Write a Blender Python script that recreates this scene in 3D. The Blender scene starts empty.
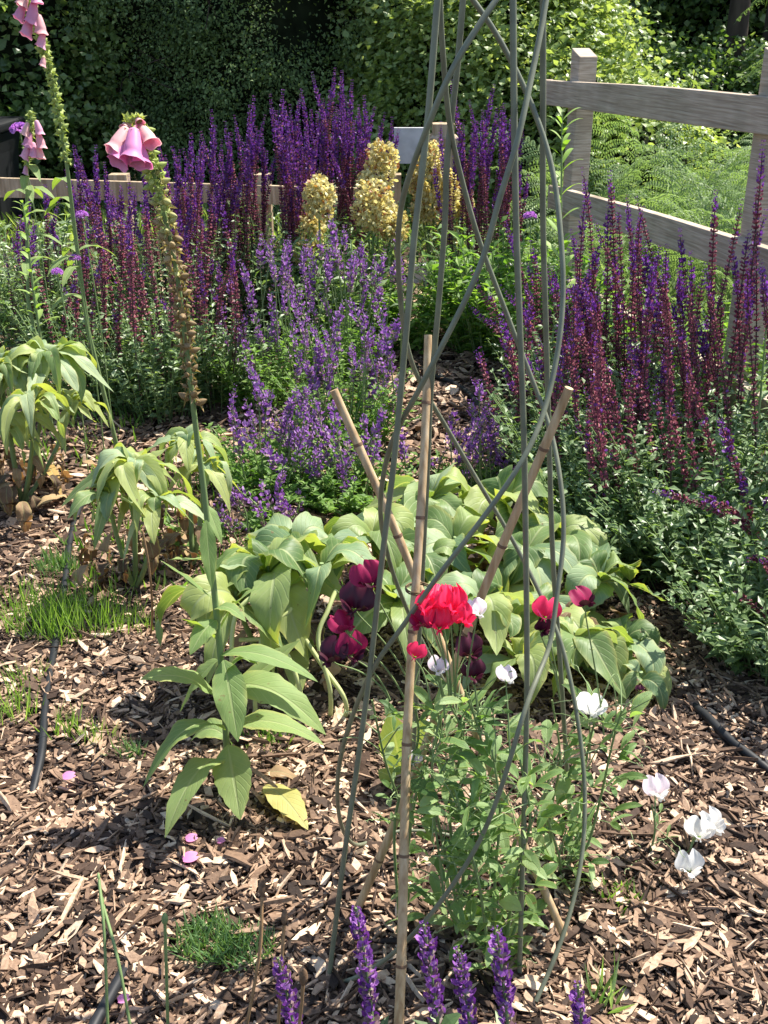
import bpy, math
import numpy as np
from math import radians as R, sin, cos, pi, tan
rng = np.random.default_rng(11)
C = bpy.context.scene.collection
SC = bpy.context.scene

# ------------------------------------------------------------ camera, sky, sun, exposure
CAMZ, PITCH, F = 1.3, R(24.5), 1100.0
cd = bpy.data.cameras.new("camera"); cam = bpy.data.objects.new("camera", cd); C.objects.link(cam)
cam.location = (0, 0, CAMZ); cam.rotation_euler = (pi/2 - PITCH, 0, 0)
cd.sensor_fit = 'VERTICAL'; cd.sensor_height = 24; cd.lens = F/1024*24
cd.clip_start = 0.02; cd.clip_end = 500
SC.camera = cam
SUN = np.array([0.60, 0.42, 1.20]); SUN /= np.linalg.norm(SUN)
w = bpy.data.worlds.new("World"); SC.world = w; w.use_nodes = True
nt = w.node_tree; sky = nt.nodes.new('ShaderNodeTexSky'); sky.sky_type = 'NISHITA'; sky.sun_disc = False
sky.sun_elevation = math.asin(SUN[2]); sky.sun_rotation = math.atan2(SUN[0], SUN[1])
bg = nt.nodes['Background']; bg.inputs[1].default_value = 0.115
nt.links.new(sky.outputs[0], bg.inputs[0])
sd = bpy.data.lights.new("sun", 'SUN'); sd.energy = 5.0; sd.angle = R(0.5); sd.color = (1, 0.94, 0.84)
so = bpy.data.objects.new("sun", sd); C.objects.link(so)
from mathutils import Vector
so.rotation_euler = Vector(SUN).to_track_quat('Z', 'Y').to_euler()
SC.view_settings.view_transform = 'Standard'; SC.view_settings.look = 'None'
SC.view_settings.exposure = 1.18; SC.view_settings.gamma = 1
SC.cycles.max_bounces = 8; SC.cycles.transparent_max_bounces = 8

# ------------------------------------------------------------ pixel -> world helpers
def ray(px, py):
    a, b = (px-384)/F, (512-py)/F
    return np.array([a, cos(PITCH) + b*sin(PITCH), -sin(PITCH) + b*cos(PITCH)])
def at(px, py, Y):
    d = ray(px, py); return np.array([0, 0, CAMZ]) + d*(Y/d[1])
def gnd(px, py, z=0.0):
    d = ray(px, py); return np.array([0, 0, CAMZ]) + d*((z-CAMZ)/d[2])
def V3(*a): return np.array(a, float)
def nrm(v):
    v = np.asarray(v, float); return v/np.maximum(np.linalg.norm(v, axis=-1, keepdims=True), 1e-9)
def gz(x, y):
    return 0.010*np.sin(x*9+1)*np.sin(y*7) + 0.007*np.sin(x*23+y*19) + 0.012*np.sin(x*3.1+2)*np.cos(y*2.7)

# ------------------------------------------------------------ mesh builder
class G:
    def __init__(s): s.v=[]; s.f=[]; s.m=[]; s.t=[]; s.u=[]; s.n=0
    def add(s, v, f, mat=0, tone=0.5, uv=None):
        v = np.asarray(v, float).reshape(-1, 3); k = len(v)
        f = np.asarray(f, int)
        if f.shape[1] == 3: f = np.hstack([f, -np.ones((len(f), 1), int)])
        s.f.append(np.where(f >= 0, f+s.n, -1)); s.v.append(v)
        s.m.append(np.broadcast_to(np.asarray(mat, int), (len(f),)).copy())
        s.t.append(np.broadcast_to(np.asarray(tone, float), (k,)).copy())
        s.u.append(np.zeros((k, 2)) if uv is None else np.asarray(uv, float))
        s.n += k; return s
    def mesh(s, name, mats, smooth=False):
        me = bpy.data.meshes.new(name)
        v = np.vstack(s.v); f = np.vstack(s.f); m = np.concatenate(s.m)
        tot = np.where(f[:, 3] >= 0, 4, 3); flat = f.ravel(); flat = flat[flat >= 0]
        me.vertices.add(len(v)); me.vertices.foreach_set('co', v.ravel())
        me.loops.add(len(flat)); me.loops.foreach_set('vertex_index', flat)
        me.polygons.add(len(f)); st = np.concatenate([[0], np.cumsum(tot)[:-1]])
        me.polygons.foreach_set('loop_start', st); me.polygons.foreach_set('loop_total', tot)
        for mm in (mats if isinstance(mats, (list, tuple)) else [mats]): me.materials.append(mm)
        me.polygons.foreach_set('material_index', m)
        me.polygons.foreach_set('use_smooth', np.full(len(f), smooth))
        a = me.attributes.new('tone', 'FLOAT', 'POINT'); a.data.foreach_set('value', np.concatenate(s.t))
        a = me.attributes.new('luv', 'FLOAT2', 'POINT'); a.data.foreach_set('vector', np.vstack(s.u).ravel())
        me.update(); me.validate(); return me
    def obj(s, name, mats, parent=None, smooth=False):
        return link(name, s.mesh(name, mats, smooth), parent)
def link(name, me, parent=None):
    o = bpy.data.objects.new(name, me); C.objects.link(o)
    if parent is not None: o.parent = parent
    return o
def tag(o, label=None, cat=None, group=None, kind=None):
    if label: o['label'] = label
    if cat: o['category'] = cat
    if group: o['group'] = group
    if kind: o['kind'] = kind
    return o
def root(name, label, cat, loc=(0, 0, 0), group=None):
    o = bpy.data.objects.new(name, None); o.empty_display_size = 0.05; o.location = loc; C.objects.link(o)
    return tag(o, label, cat, group)
def hang(o, r):           # parent o (built in world coordinates) to r, keeping it in place
    o.parent = r; o.matrix_parent_inverse = r.matrix_basis.inverted(); return o
def P(g, name, mats, r, smooth=False, label=None):
    o = g.obj(name, mats, None, smooth); hang(o, r)
    if label: o['label'] = label
    return o

def bez(p, n):            # bezier of any order
    p = np.asarray(p, float); t = np.linspace(0, 1, n)[:, None]
    pts = [np.repeat(q[None], n, 0) for q in p]
    while len(pts) > 1: pts = [a*(1-t)+b*t for a, b in zip(pts[:-1], pts[1:])]
    return pts[0]
def catmull(p, k=8):
    p = np.asarray(p, float); q = np.vstack([2*p[0]-p[1], p, 2*p[-1]-p[-2]]); out = []
    for i in range(1, len(q)-2):
        for t in np.linspace(0, 1, k, endpoint=False):
            a, b, c, d = q[i-1], q[i], q[i+1], q[i+2]
            out.append(.5*((2*b)+(-a+c)*t+(2*a-5*b+4*c-d)*t*t+(-a+3*b-3*c+d)*t**3))
    out.append(q[-2]); return np.array(out)
def tube(g, pts, r, sides=6, mat=0, tone=0.5, caps=True):
    pts = np.asarray(pts, float); n = len(pts); r = np.broadcast_to(r, (n,))
    tg = nrm(np.gradient(pts, axis=0)); ref = V3(0.13, 1, 0.21) if abs(tg[n//2][1]) < .85 else V3(1, .1, .1)
    a = nrm(np.cross(tg, ref)); b = np.cross(tg, a)
    th = np.arange(sides)*2*pi/sides
    v = pts[:, None] + r[:, None, None]*(np.cos(th)[None, :, None]*a[:, None]+np.sin(th)[None, :, None]*b[:, None])
    i = np.arange(n-1)[:, None]*sides; j = np.arange(sides)[None]; j2 = (j+1) % sides
    f = np.stack([i+j, i+j2, i+sides+j2, i+sides+j], -1).reshape(-1, 4)
    uv = np.stack(np.broadcast_arrays(th[None]/6.283, np.linspace(0, 1, n)[:, None]), -1).reshape(-1, 2)
    g.add(v.reshape(-1, 3), f, mat, tone, uv)
    if caps:
        for e, s in ((0, 0), (n-1, (n-1)*sides)):
            vv = np.vstack([v[e], pts[e]]); k = np.arange(sides)
            g.add(vv, np.stack([k, (k+1) % sides, np.full(sides, sides)], -1), mat, tone)
    return g
def box(g, c, ax, size, mat=0, tone=.5, top=None):
    """oriented box; ax = 3x3 rows of axes, size half extents; top = shift of the +x upper verts"""
    s = np.array([[x, y, z] for z in (-1, 1) for y in (-1, 1) for x in (-1, 1)], float)
    v = c + (s*np.asarray(size)) @ np.asarray(ax)
    f = [[0, 2, 3, 1], [4, 5, 7, 6], [0, 1, 5, 4], [2, 6, 7, 3], [0, 4, 6, 2], [1, 3, 7, 5]]
    if top is not None: v[[5, 7]] += top
    g.add(v, f, mat, tone); return g
LEAF = (np.array([[0, 0, 0], [-.5, .42, .10], [.5, .42, .10], [0, .45, 0], [0, 1, -.12]], float),
        np.array([[0, 2, 3], [0, 3, 1], [3, 2, 4], [3, 4, 1]]))
CUP = (np.array([[0, 0, 0], [-.5, .6, .25], [.5, .6, .25], [0, .5, -.1], [-.3, 1.0, .5], [.3, 1.0, .5]], float),
       np.array([[0, 2, 3], [0, 3, 1], [3, 2, 5], [3, 5, 4], [3, 4, 1]]))
CALYX = (np.array([[-.28, 0, 0], [.28, 0, 0], [0, 0, .4], [-.42, .9, -.15], [.42, .9, -.15], [0, 1.0, .5]], float),
         np.array([[0, 1, 4], [0, 4, 3], [1, 2, 5], [1, 5, 4], [2, 0, 3], [2, 3, 5], [3, 4, 5]]))
def scatter(g, tm, pos, yd, zd, sc, mat=0, tone=None):
    pos = np.asarray(pos, float); n = len(pos)
    y = nrm(yd); x = nrm(np.cross(y, zd)); z = np.cross(x, y)
    sc = np.asarray(sc, float)
    if sc.ndim == 0: sc = np.full(n, float(sc))
    if sc.ndim == 1: sc = np.stack([sc]*3, -1)
    M = np.stack([x, y, z], 1)
    tv, tf = tm; k = len(tv)
    v = pos[:, None] + np.einsum('nkc,ncd->nkd', tv[None]*sc[:, None], M)
    f = (tf[None] + (np.arange(n)*k)[:, None, None]).reshape(-1, tf.shape[1])
    tone = rng.random(n) if tone is None else np.broadcast_to(tone, (n,))
    uv = np.tile(np.stack([tv[:, 0]*2, tv[:, 1]], -1), (n, 1))
    g.add(v.reshape(-1, 3), f, mat, np.repeat(tone, k), uv); return g
def rdir(n):
    return nrm(rng.normal(size=(n, 3)))

# ------------------------------------------------------------ materials
def mat_base(name):
    m = bpy.data.materials.new(name); m.use_nodes = True; t = m.node_tree
    return m, t, t.nodes['Principled BSDF'], t.nodes['Material Output']
def ramp(t, cols):
    r = t.nodes.new('ShaderNodeValToRGB'); e = r.color_ramp.elements
    while len(e) < len(cols): e.new(0.5)
    for i, (p, c) in enumerate(cols): e[i].position = p; e[i].color = (*c, 1)
    return r
def leaf_mat(name, cols, trans=.4, rough=.5, veins=0.0, tint=(1.15, 1.25, .45), spec=.35, noise=60, spots=0):
    m, t, b, out = mat_base(name); L = t.links.new; N = t.nodes.new
    a = N('ShaderNodeAttribute'); a.attribute_name = 'tone'
    nz = N('ShaderNodeTexNoise'); nz.inputs['Scale'].default_value = noise; nz.inputs['Detail'].default_value = 3
    tc = N('ShaderNodeTexCoord'); L(tc.outputs['Object'], nz.inputs['Vector'])
    mx = N('ShaderNodeMath'); mx.operation = 'MULTIPLY_ADD'; L(nz.outputs[0], mx.inputs[0]); mx.inputs[1].default_value = .35
    sb = N('ShaderNodeMath'); sb.operation = 'SUBTRACT'; L(a.outputs['Fac'], sb.inputs[0]); sb.inputs[1].default_value = .17
    L(sb.outputs[0], mx.inputs[2])
    r = ramp(t, cols); L(mx.outputs[0], r.inputs[0]); col = r.outputs[0]
    if veins:
        uv = N('ShaderNodeAttribute'); uv.attribute_name = 'luv'; sp = N('ShaderNodeSeparateXYZ'); L(uv.outputs['Vector'], sp.inputs[0])
        ab = N('ShaderNodeMath'); ab.operation = 'ABSOLUTE'; L(sp.outputs[0], ab.inputs[0])
        w1 = N('ShaderNodeMath'); w1.operation = 'MULTIPLY_ADD'; L(sp.outputs[1], w1.inputs[0]); w1.inputs[1].default_value = 62; 
        w0 = N('ShaderNodeMath'); w0.operation = 'MULTIPLY'; L(ab.outputs[0], w0.inputs[0]); w0.inputs[1].default_value = -16
        L(w0.outputs[0], w1.inputs[2])
        sn = N('ShaderNodeMath'); sn.operation = 'SINE'; L(w1.outputs[0], sn.inputs[0])
        pw = N('ShaderNodeMapRange'); L(sn.outputs[0], pw.inputs[0]); pw.inputs[1].default_value = .75; pw.inputs[2].default_value = 1
        mr = N('ShaderNodeMapRange'); L(ab.outputs[0], mr.inputs[0]); mr.inputs[1].default_value = .10; mr.inputs[2].default_value = .04
        mm = N('ShaderNodeMath'); mm.operation = 'MAXIMUM'; L(mr.outputs[0], mm.inputs[0])
        ms = N('ShaderNodeMath'); ms.operation = 'MULTIPLY'; L(pw.outputs[0], ms.inputs[0]); ms.inputs[1].default_value = .35; L(ms.outputs[0], mm.inputs[1])
        mc = N('ShaderNodeMix'); mc.data_type = 'RGBA'; sc = N('ShaderNodeMath'); sc.operation = 'MULTIPLY'
        L(mm.outputs[0], sc.inputs[0]); sc.inputs[1].default_value = veins; L(sc.outputs[0], mc.inputs[0])
        L(col, mc.inputs[6]); mc.inputs[7].default_value = (.36, .42, .2, 1); col = mc.outputs[2]
        em = N('ShaderNodeMapRange'); L(ab.outputs[0], em.inputs[0]); em.inputs[1].default_value = .72; em.inputs[2].default_value = 1.0; em.inputs[4].default_value = .55
        n4 = N('ShaderNodeTexNoise'); n4.inputs['Scale'].default_value = 9; L(tc.outputs['Object'], n4.inputs['Vector'])
        m4 = N('ShaderNodeMapRange'); L(n4.outputs[0], m4.inputs[0]); m4.inputs[1].default_value = .42; m4.inputs[2].default_value = .62
        m5 = N('ShaderNodeMath'); m5.operation = 'MULTIPLY'; L(em.outputs[0], m5.inputs[0]); L(m4.outputs[0], m5.inputs[1])
        me_ = N('ShaderNodeMix'); me_.data_type = 'RGBA'; L(m5.outputs[0], me_.inputs[0]); L(col, me_.inputs[6]); me_.inputs[7].default_value = (.48, .44, .13, 1)
        n5 = N('ShaderNodeTexNoise'); n5.inputs['Scale'].default_value = 75; n5.inputs['Detail'].default_value = 2; L(tc.outputs['Object'], n5.inputs['Vector'])
        m6 = N('ShaderNodeMapRange'); L(n5.outputs[0], m6.inputs[0]); m6.inputs[1].default_value = .70; m6.inputs[2].default_value = .74; m6.inputs[4].default_value = .7
        mf = N('ShaderNodeMix'); mf.data_type = 'RGBA'; L(m6.outputs[0], mf.inputs[0]); L(me_.outputs[2], mf.inputs[6]); mf.inputs[7].default_value = (.17, .11, .05, 1); col = mf.outputs[2]
        bp = N('ShaderNodeBump'); bp.inputs['Strength'].default_value = .5; bp.inputs['Distance'].default_value = .002
        b2 = N('ShaderNodeMath'); b2.operation = 'ADD'; L(mm.outputs[0], b2.inputs[0]); L(nz.outputs[0], b2.inputs[1])
        L(b2.outputs[0], bp.inputs['Height']); bp.invert = True; L(bp.outputs[0], b.inputs['Normal'])
    L(col, b.inputs['Base Color']); b.inputs['Roughness'].default_value = rough; b.inputs['Specular IOR Level'].default_value = spec
    if trans:
        tr = N('ShaderNodeBsdfTranslucent'); tm = N('ShaderNodeMix'); tm.data_type = 'RGBA'; tm.blend_type = 'MULTIPLY'; tm.inputs[0].default_value = 1
        L(col, tm.inputs[6]); tm.inputs[7].default_value = (*[x*1.3 for x in tint], 1); L(tm.outputs[2], tr.inputs['Color'])
        ms = N('ShaderNodeMixShader'); ms.inputs[0].default_value = trans
        L(b.outputs[0], ms.inputs[1]); L(tr.outputs[0], ms.inputs[2]); L(ms.outputs[0], out.inputs['Surface'])
    return m
def plain(name, col, rough=.6, spec=.3, noise=0, amt=.4, bump=0, scale3=None, metal=0):
    m, t, b, out = mat_base(name); L = t.links.new; N = t.nodes.new
    b.inputs['Roughness'].default_value = rough; b.inputs['Specular IOR Level'].default_value = spec; b.inputs['Metallic'].default_value = metal
    b.inputs['Base Color'].default_value = (*col, 1)
    if noise:
        tc = N('ShaderNodeTexCoord'); mp = N('ShaderNodeMapping'); L(tc.outputs['Object'], mp.inputs[0])
        if scale3: mp.inputs['Scale'].default_value = scale3
        nz = N('ShaderNodeTexNoise'); nz.inputs['Scale'].default_value = noise; nz.inputs['Detail'].default_value = 6; L(mp.outputs[0], nz.inputs[0])
        r = ramp(t, [(.3, tuple(c*(1-amt) for c in col)), (.7, tuple(min(1, c*(1+amt)) for c in col))]); L(nz.outputs[0], r.inputs[0]); L(r.outputs[0], b.inputs['Base Color'])
        if bump:
            bp = N('ShaderNodeBump'); bp.inputs['Strength'].default_value = bump; bp.inputs['Distance'].default_value = .004
            L(nz.outputs[0], bp.inputs['Height']); L(bp.outputs[0], b.inputs['Normal'])
    return m
def wood_mat(name, c0, c1, length_scale=(6, 6, 90)):
    m, t, b, out = mat_base(name); L = t.links.new; N = t.nodes.new
    tc = N('ShaderNodeTexCoord'); mp = N('ShaderNodeMapping'); L(tc.outputs['Object'], mp.inputs[0]); mp.inputs['Scale'].default_value = length_scale
    nz = N('ShaderNodeTexNoise'); nz.inputs['Scale'].default_value = 1; nz.inputs['Detail'].default_value = 8; nz.inputs['Distortion'].default_value = .6; L(mp.outputs[0], nz.inputs[0])
    n2 = N('ShaderNodeTexNoise'); n2.inputs['Scale'].default_value = 7; L(tc.outputs['Object'], n2.inputs[0])
    r = ramp(t, [(.25, tuple(x*.72 for x in c0)), (.40, c0), (.70, c1)]); L(nz.outputs[0], r.inputs[0])
    mx = N('ShaderNodeMix'); mx.data_type = 'RGBA'; mx.blend_type = 'MULTIPLY'; mx.inputs[0].default_value = .5
    r2 = ramp(t, [(.35, (.62, .63, .55)), (.65, (1.08, 1.05, 1.02))]); L(n2.outputs[0], r2.inputs[0]); L(r.outputs[0], mx.inputs[6]); L(r2.outputs[0], mx.inputs[7])
    L(mx.outputs[2], b.inputs['Base Color']); b.inputs['Roughness'].default_value = .85; b.inputs['Specular IOR Level'].default_value = .2
    bp = N('ShaderNodeBump'); bp.inputs['Strength'].default_value = .6; bp.inputs['Distance'].default_value = .004; L(nz.outputs[0], bp.inputs['Height']); L(bp.outputs[0], b.inputs['Normal'])
    return m

M_salvia = leaf_mat('salvia_leaf', [(0, (.06, .11, .04)), (.5, (.15, .23, .09)), (1, (.33, .42, .24))], .35, .42, spec=.5)
M_nepeta = leaf_mat('bright_leaf', [(0, (.06, .13, .025)), (.5, (.14, .26, .05)), (1, (.26, .38, .10))], .45, .55)
M_palestem = leaf_mat('pale_stem', [(0, (.30, .36, .14)), (1, (.44, .48, .20))], 0, .6)
M_drk_stem = leaf_mat('dark_stem', [(0, (.06, .03, .035)), (1, (.10, .12, .05))], 0)
M_grn_stem = leaf_mat('green_stem', [(0, (.10, .17, .05)), (1, (.20, .27, .11))], 0, .6)
M_calyx = leaf_mat('maroon_calyx', [(0, (.13, .025, .05)), (.5, (.27, .06, .105)), (1, (.42, .16, .17))], .25, .6, tint=(1.2, .6, .8))
M_violet = leaf_mat('violet_floret', [(0, (.06, .014, .11)), (.5, (.13, .035, .23)), (1, (.26, .11, .42))], .3, .5, tint=(1.1, .7, 1.2))
M_lilac = leaf_mat('lilac_floret', [(0, (.15, .055, .25)), (.5, (.29, .13, .39)), (1, (.47, .30, .56))], .35, .5, tint=(1.1, .8, 1.2))
M_near = leaf_mat('rich_violet_floret', [(0, (.10, .025, .18)), (.5, (.23, .075, .34)), (1, (.46, .24, .56))], .3, .5, tint=(1.1, .7, 1.2))
M_lcalyx = leaf_mat('soft_calyx', [(0, (.16, .08, .12)), (.5, (.26, .16, .17)), (1, (.36, .30, .24))], .2, .6)
M_phlomis = leaf_mat('drooping_leaf', [(0, (.08, .15, .045)), (.5, (.19, .28, .10)), (1, (.36, .42, .14))], .40, .5, veins=.9, spec=.45, tint=(1.25, 1.2, .4), noise=25)
M_felt = leaf_mat('felted_leaf', [(0, (.08, .155, .065)), (.5, (.19, .285, .14)), (1, (.34, .42, .24))], .34, .55, veins=.9, spec=.45, tint=(1.2, 1.2, .45), noise=25)
M_foxleaf = leaf_mat('foxglove_leaf', [(0, (.12, .20, .06)), (.5, (.20, .295, .10)), (1, (.31, .38, .14))], .38, .62, veins=.6, tint=(1.2, 1.25, .3), noise=25)
M_dead = leaf_mat('dead_leaf', [(0, (.08, .05, .032)), (.5, (.19, .12, .07)), (1, (.42, .29, .15))], .2, .8, veins=.3, tint=(1.3, .9, .5))
M_yellow = leaf_mat('yellowing_leaf', [(0, (.40, .13, .06)), (.38, (.50, .30, .10)), (.55, (.46, .42, .14)), (1, (.32, .40, .13))], .35, .6, veins=.5, noise=30)
M_pea = leaf_mat('pea_leaf', [(0, (.05, .12, .035)), (.5, (.16, .27, .085)), (1, (.34, .45, .22))], .42, .5, veins=.25)
M_tendril = plain('tendril', (.30, .38, .18), .6)
M_metal = plain('grey_green_metal', (.15, .16, .105), .42, .5, 35, .22, .1)
M_bamboo = None
M_pod = leaf_mat('seed_pod', [(0, (.25, .17, .085)), (.35, (.42, .32, .17)), (.6, (.42, .42, .17)), (1, (.36, .46, .13))], .25, .7)
M_fern = leaf_mat('fern_leaf', [(0, (.09, .15, .05)), (.5, (.19, .28, .11)), (1, (.32, .42, .20))], .4, .5, tint=(1.1, 1.15, .6))
M_hedge_dark = leaf_mat('conifer_spray', [(0, (.05, .085, .03)), (.5, (.15, .22, .085)), (1, (.32, .42, .17))], .4, .6)
M_hedge_mid = leaf_mat('shrub_leaf', [(0, (.04, .08, .022)), (.5, (.15, .23, .065)), (1, (.42, .50, .20))], .42, .38, spec=.6)
M_ivy = leaf_mat('ivy_leaf', [(0, (.12, .19, .05)), (.5, (.27, .36, .12)), (1, (.46, .54, .25))], .46, .4, spec=.5, tint=(1.15, 1.1, .5))
M_core = plain('core_shade', (.012, .016, .008), .95, .05, 9, .5)  # near-black, the shade inside the foliage is put into this colour
M_bark = plain('tree_bark', (.06, .045, .035), .9, .1, 14, .5, 1, (1, 1, .2))
M_cream = leaf_mat('cream_bract', [(0, (.40, .33, .14)), (.5, (.62, .57, .29)), (1, (.76, .75, .46))], .35, .6, tint=(1.1, 1, .6))
M_rust = leaf_mat('rust_bract', [(0, (.28, .10, .05)), (1, (.45, .22, .10))], .3)
M_grass = leaf_mat('grass_blade', [(0, (.12, .22, .03)), (.5, (.20, .33, .06)), (1, (.33, .45, .14))], .4, .5)
M_greytuft = leaf_mat('fine_tuft', [(0, (.08, .17, .06)), (1, (.20, .30, .13))], .3, .5)
M_fence = wood_mat('weathered_wood', (.37, .295, .225), (.55, .46, .37), (14, 5, 170))
M_newwood = wood_mat('pale_wood', (.30, .22, .14), (.50, .40, .29), (50, 50, 4))
M_paint = plain('pale_board', (.45, .45, .46), .7, .2, 20, .15)
M_hose = plain('black_pipe', (.014, .015, .017), .55, .3, 30, .3)
M_bin = plain('black_plastic', (.012, .013, .015), .45, .5)
def petal(name, c0, c1, tr=.4, tint=(1.1, .9, .9)):
    return leaf_mat(name, [(0, c0), (1, c1)], tr, .5, tint=tint, noise=90)
M_pk = petal('foxglove_pink', (.62, .16, .44), (.82, .42, .66)); M_pkpale = petal('foxglove_pale_pink', (.75, .42, .48), (.82, .60, .52))
M_pkin = petal('foxglove_throat', (.45, .08, .30), (.88, .66, .78))
M_red = petal('crimson_petal', (.74, .012, .06), (.90, .05, .17), .35, (1.2, .6, .8)); M_mar = petal('maroon_petal', (.022, .002, .008), (.065, .004, .022), .12, (1.3, .4, .8))
M_mag = petal('magenta_petal', (.20, .006, .05), (.38, .02, .10)); M_wht = petal('white_petal', (.70, .68, .63), (.80, .79, .76), .3, (1, 1, 1)); M_blush = petal('blush_petal', (.72, .55, .62), (.85, .76, .80), .3, (1, .95, 1))
# mulch
def mulch_mat():
    m, t, b, out = mat_base('bark_chip'); L = t.links.new; N = t.nodes.new
    a = N('ShaderNodeAttribute'); a.attribute_name = 'tone'
    r = ramp(t, [(0, (.022, .014, .010)), (.35, (.070, .042, .028)), (.62, (.205, .130, .084)), (.85, (.42, .285, .19)), (1, (.60, .455, .32))])
    nz = N('ShaderNodeTexNoise'); nz.inputs['Scale'].default_value = 170; nz.inputs['Detail'].default_value = 4
    tc = N('ShaderNodeTexCoord'); L(tc.outputs['Object'], nz.inputs[0])
    ma = N('ShaderNodeMath'); ma.operation = 'MULTIPLY_ADD'; L(nz.outputs[0], ma.inputs[0]); ma.inputs[1].default_value = .4
    sb = N('ShaderNodeMath'); sb.operation = 'SUBTRACT'; L(a.outputs['Fac'], sb.inputs[0]); sb.inputs[1].default_value = .2; L(sb.outputs[0], ma.inputs[2])
    L(ma.outputs[0], r.inputs[0]); L(r.outputs[0], b.inputs['Base Color']); b.inputs['Roughness'].default_value = .75; b.inputs['Specular IOR Level'].default_value = .25
    bp = N('ShaderNodeBump'); bp.inputs['Strength'].default_value = .5; bp.inputs['Distance'].default_value = .002; L(nz.outputs[0], bp.inputs['Height']); L(bp.outputs[0], b.inputs['Normal'])
    return m
M_mulch = mulch_mat()
M_soil = plain('dark_soil', (.05, .033, .024), .95, .1, 40, .6, 1)
def bamboo_mat():
    m, t, b, out = mat_base('bamboo'); L = t.links.new; N = t.nodes.new
    tc = N('ShaderNodeTexCoord'); mp = N('ShaderNodeMapping'); L(tc.outputs['Object'], mp.inputs[0]); mp.inputs['Scale'].default_value = (60, 60, 5)
    nz = N('ShaderNodeTexNoise'); nz.inputs['Scale'].default_value = 2; nz.inputs['Detail'].default_value = 5; L(mp.outputs[0], nz.inputs[0])
    r = ramp(t, [(.3, (.31, .19, .09)), (.5, (.47, .33, .18)), (.75, (.60, .46, .29))]); L(nz.outputs[0], r.inputs[0]); L(r.outputs[0], b.inputs['Base Color'])
    b.inputs['Roughness'].default_value = .55
    return m
M_bamboo = bamboo_mat(); M_node = plain('bamboo_node', (.17, .10, .06), .7)

# ============================================================ GROUND
xs = np.concatenate([np.linspace(-60, -3, 12), np.linspace(-2.8, 3.2, 61), np.linspace(3.5, 60, 12)])
ys = np.concatenate([np.linspace(-20, .2, 6), np.linspace(.3, 7, 68), np.linspace(7.5, 80, 20)])
X, Y = np.meshgrid(xs, ys); Z = gz(X, Y)*((Y < 7.2) & (Y > 0) & (abs(X) < 3.3))
g = G(); nx = len(xs); i = (np.arange(len(ys)-1)[:, None]*nx + np.arange(nx-1)[None]).ravel()
g.add(np.stack([X, Y, Z], -1).reshape(-1, 3), np.stack([i, i+1, i+nx+1, i+nx], -1))
tag(g.obj('ground', M_soil, smooth=True), 'dark soil of the garden bed under the bark mulch', kind='structure')

def chips(name, n, xr, yr, ln, label, keep=None, z0=0.0, tb=(.5, .26), wr=(.16, .52)):
    x = rng.uniform(*xr, n); y = rng.uniform(*yr, n)
    if keep is not None: k = keep(x, y); x, y = x[k], y[k]; n = len(x)
    z = gz(x, y) + z0 + rng.uniform(0.002, .022, n)
    L_ = ln*np.exp(np.clip(rng.normal(0, .42, n), -1.2, .75)); Wd = L_*rng.uniform(*wr, n); T = rng.uniform(.0018, .005, n)*ln/.028
    a = rng.uniform(0, 2*pi, n); yd = np.stack([np.cos(a), np.sin(a), rng.normal(0, .28, n)], -1)
    zd = np.stack([rng.normal(0, .3, n), rng.normal(0, .3, n), np.ones(n)], -1)
    yy = nrm(yd); xx = nrm(np.cross(yy, zd)); zz = np.cross(xx, yy)
    s = np.array([[a_, b_, c_] for c_ in (-1, 1) for b_ in (-1, 0, 1) for a_ in (-1, 1)], float)   # 12 verts, bent in the middle
    loc = s[None]*np.stack([Wd/2, L_/2, T/2], -1)[:, None]
    end = rng.uniform(.25, 1, (n, 2)); loc[:, :, 0] *= np.where(s[None, :, 1] < -.5, end[:, :1], np.where(s[None, :, 1] > .5, end[:, 1:], 1))
    loc[:, :, 1] += (s[None, :, 0]*rng.normal(0, .16, (n, 1))*L_[:, None])
    loc[:, :, 2] += (1-abs(s[None, :, 1]))*rng.normal(0, .06, (n, 1))*L_[:, None]
    loc[:, :, :2] += rng.normal(0, .06, (n, 12, 2))*Wd[:, None, None]
    v = np.stack([x, y, z], -1)[:, None] + np.einsum('nkc,ncd->nkd', loc, np.stack([xx, yy, zz], 1))
    f = np.array([[0, 2, 3, 1], [2, 4, 5, 3], [6, 7, 9, 8], [8, 9, 11, 10], [0, 1, 7, 6], [4, 10, 11, 5], [0, 6, 8, 2], [2, 8, 10, 4], [1, 3, 9, 7], [3, 5, 11, 9]])
    f = (f[None]+(np.arange(n)*12)[:, None, None]).reshape(-1, 4)
    t = np.clip(rng.normal(tb[0], tb[1], n), 0, 1)
    g = G(); g.add(v.reshape(-1, 3), f, 0, np.repeat(t, 12))
    return tag(g.obj(name, M_mulch), label, kind='stuff')
vis = lambda x, y: abs(x) < .30 + .40*y
chips('bark_mulch', 115000, (-1.4, 1.5), (.75, 2.6), .021, 'brown and tan bark chip mulch spread over the bed', vis, tb=(.52, .3))
chips('fine_mulch', 70000, (-1.4, 1.5), (.75, 2.9), .012, 'fine shredded bark between the larger chips', vis, tb=(.45, .32))
chips('coarse_mulch', 900, (-1.4, 1.5), (.9, 2.8), .027, 'scattered larger tan wood chips on top of the mulch', vis, .008, tb=(.62, .28))
chips('bark_mulch', 60000, (-2.6, 2.2), (2.6, 6.2), .036, 'paler bark mulch further back between the flowering clumps', lambda x, y: vis(x, y) & (x < 1.15-.2*(y-3)), tb=(.58, .24))

chips('bark_fibres', 4500, (-1.4, 1.5), (.75, 2.9), .042, 'thin twigs and bark fibres strewn over the mulch', vis, .006, tb=(.55, .3), wr=(.03, .09))
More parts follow.
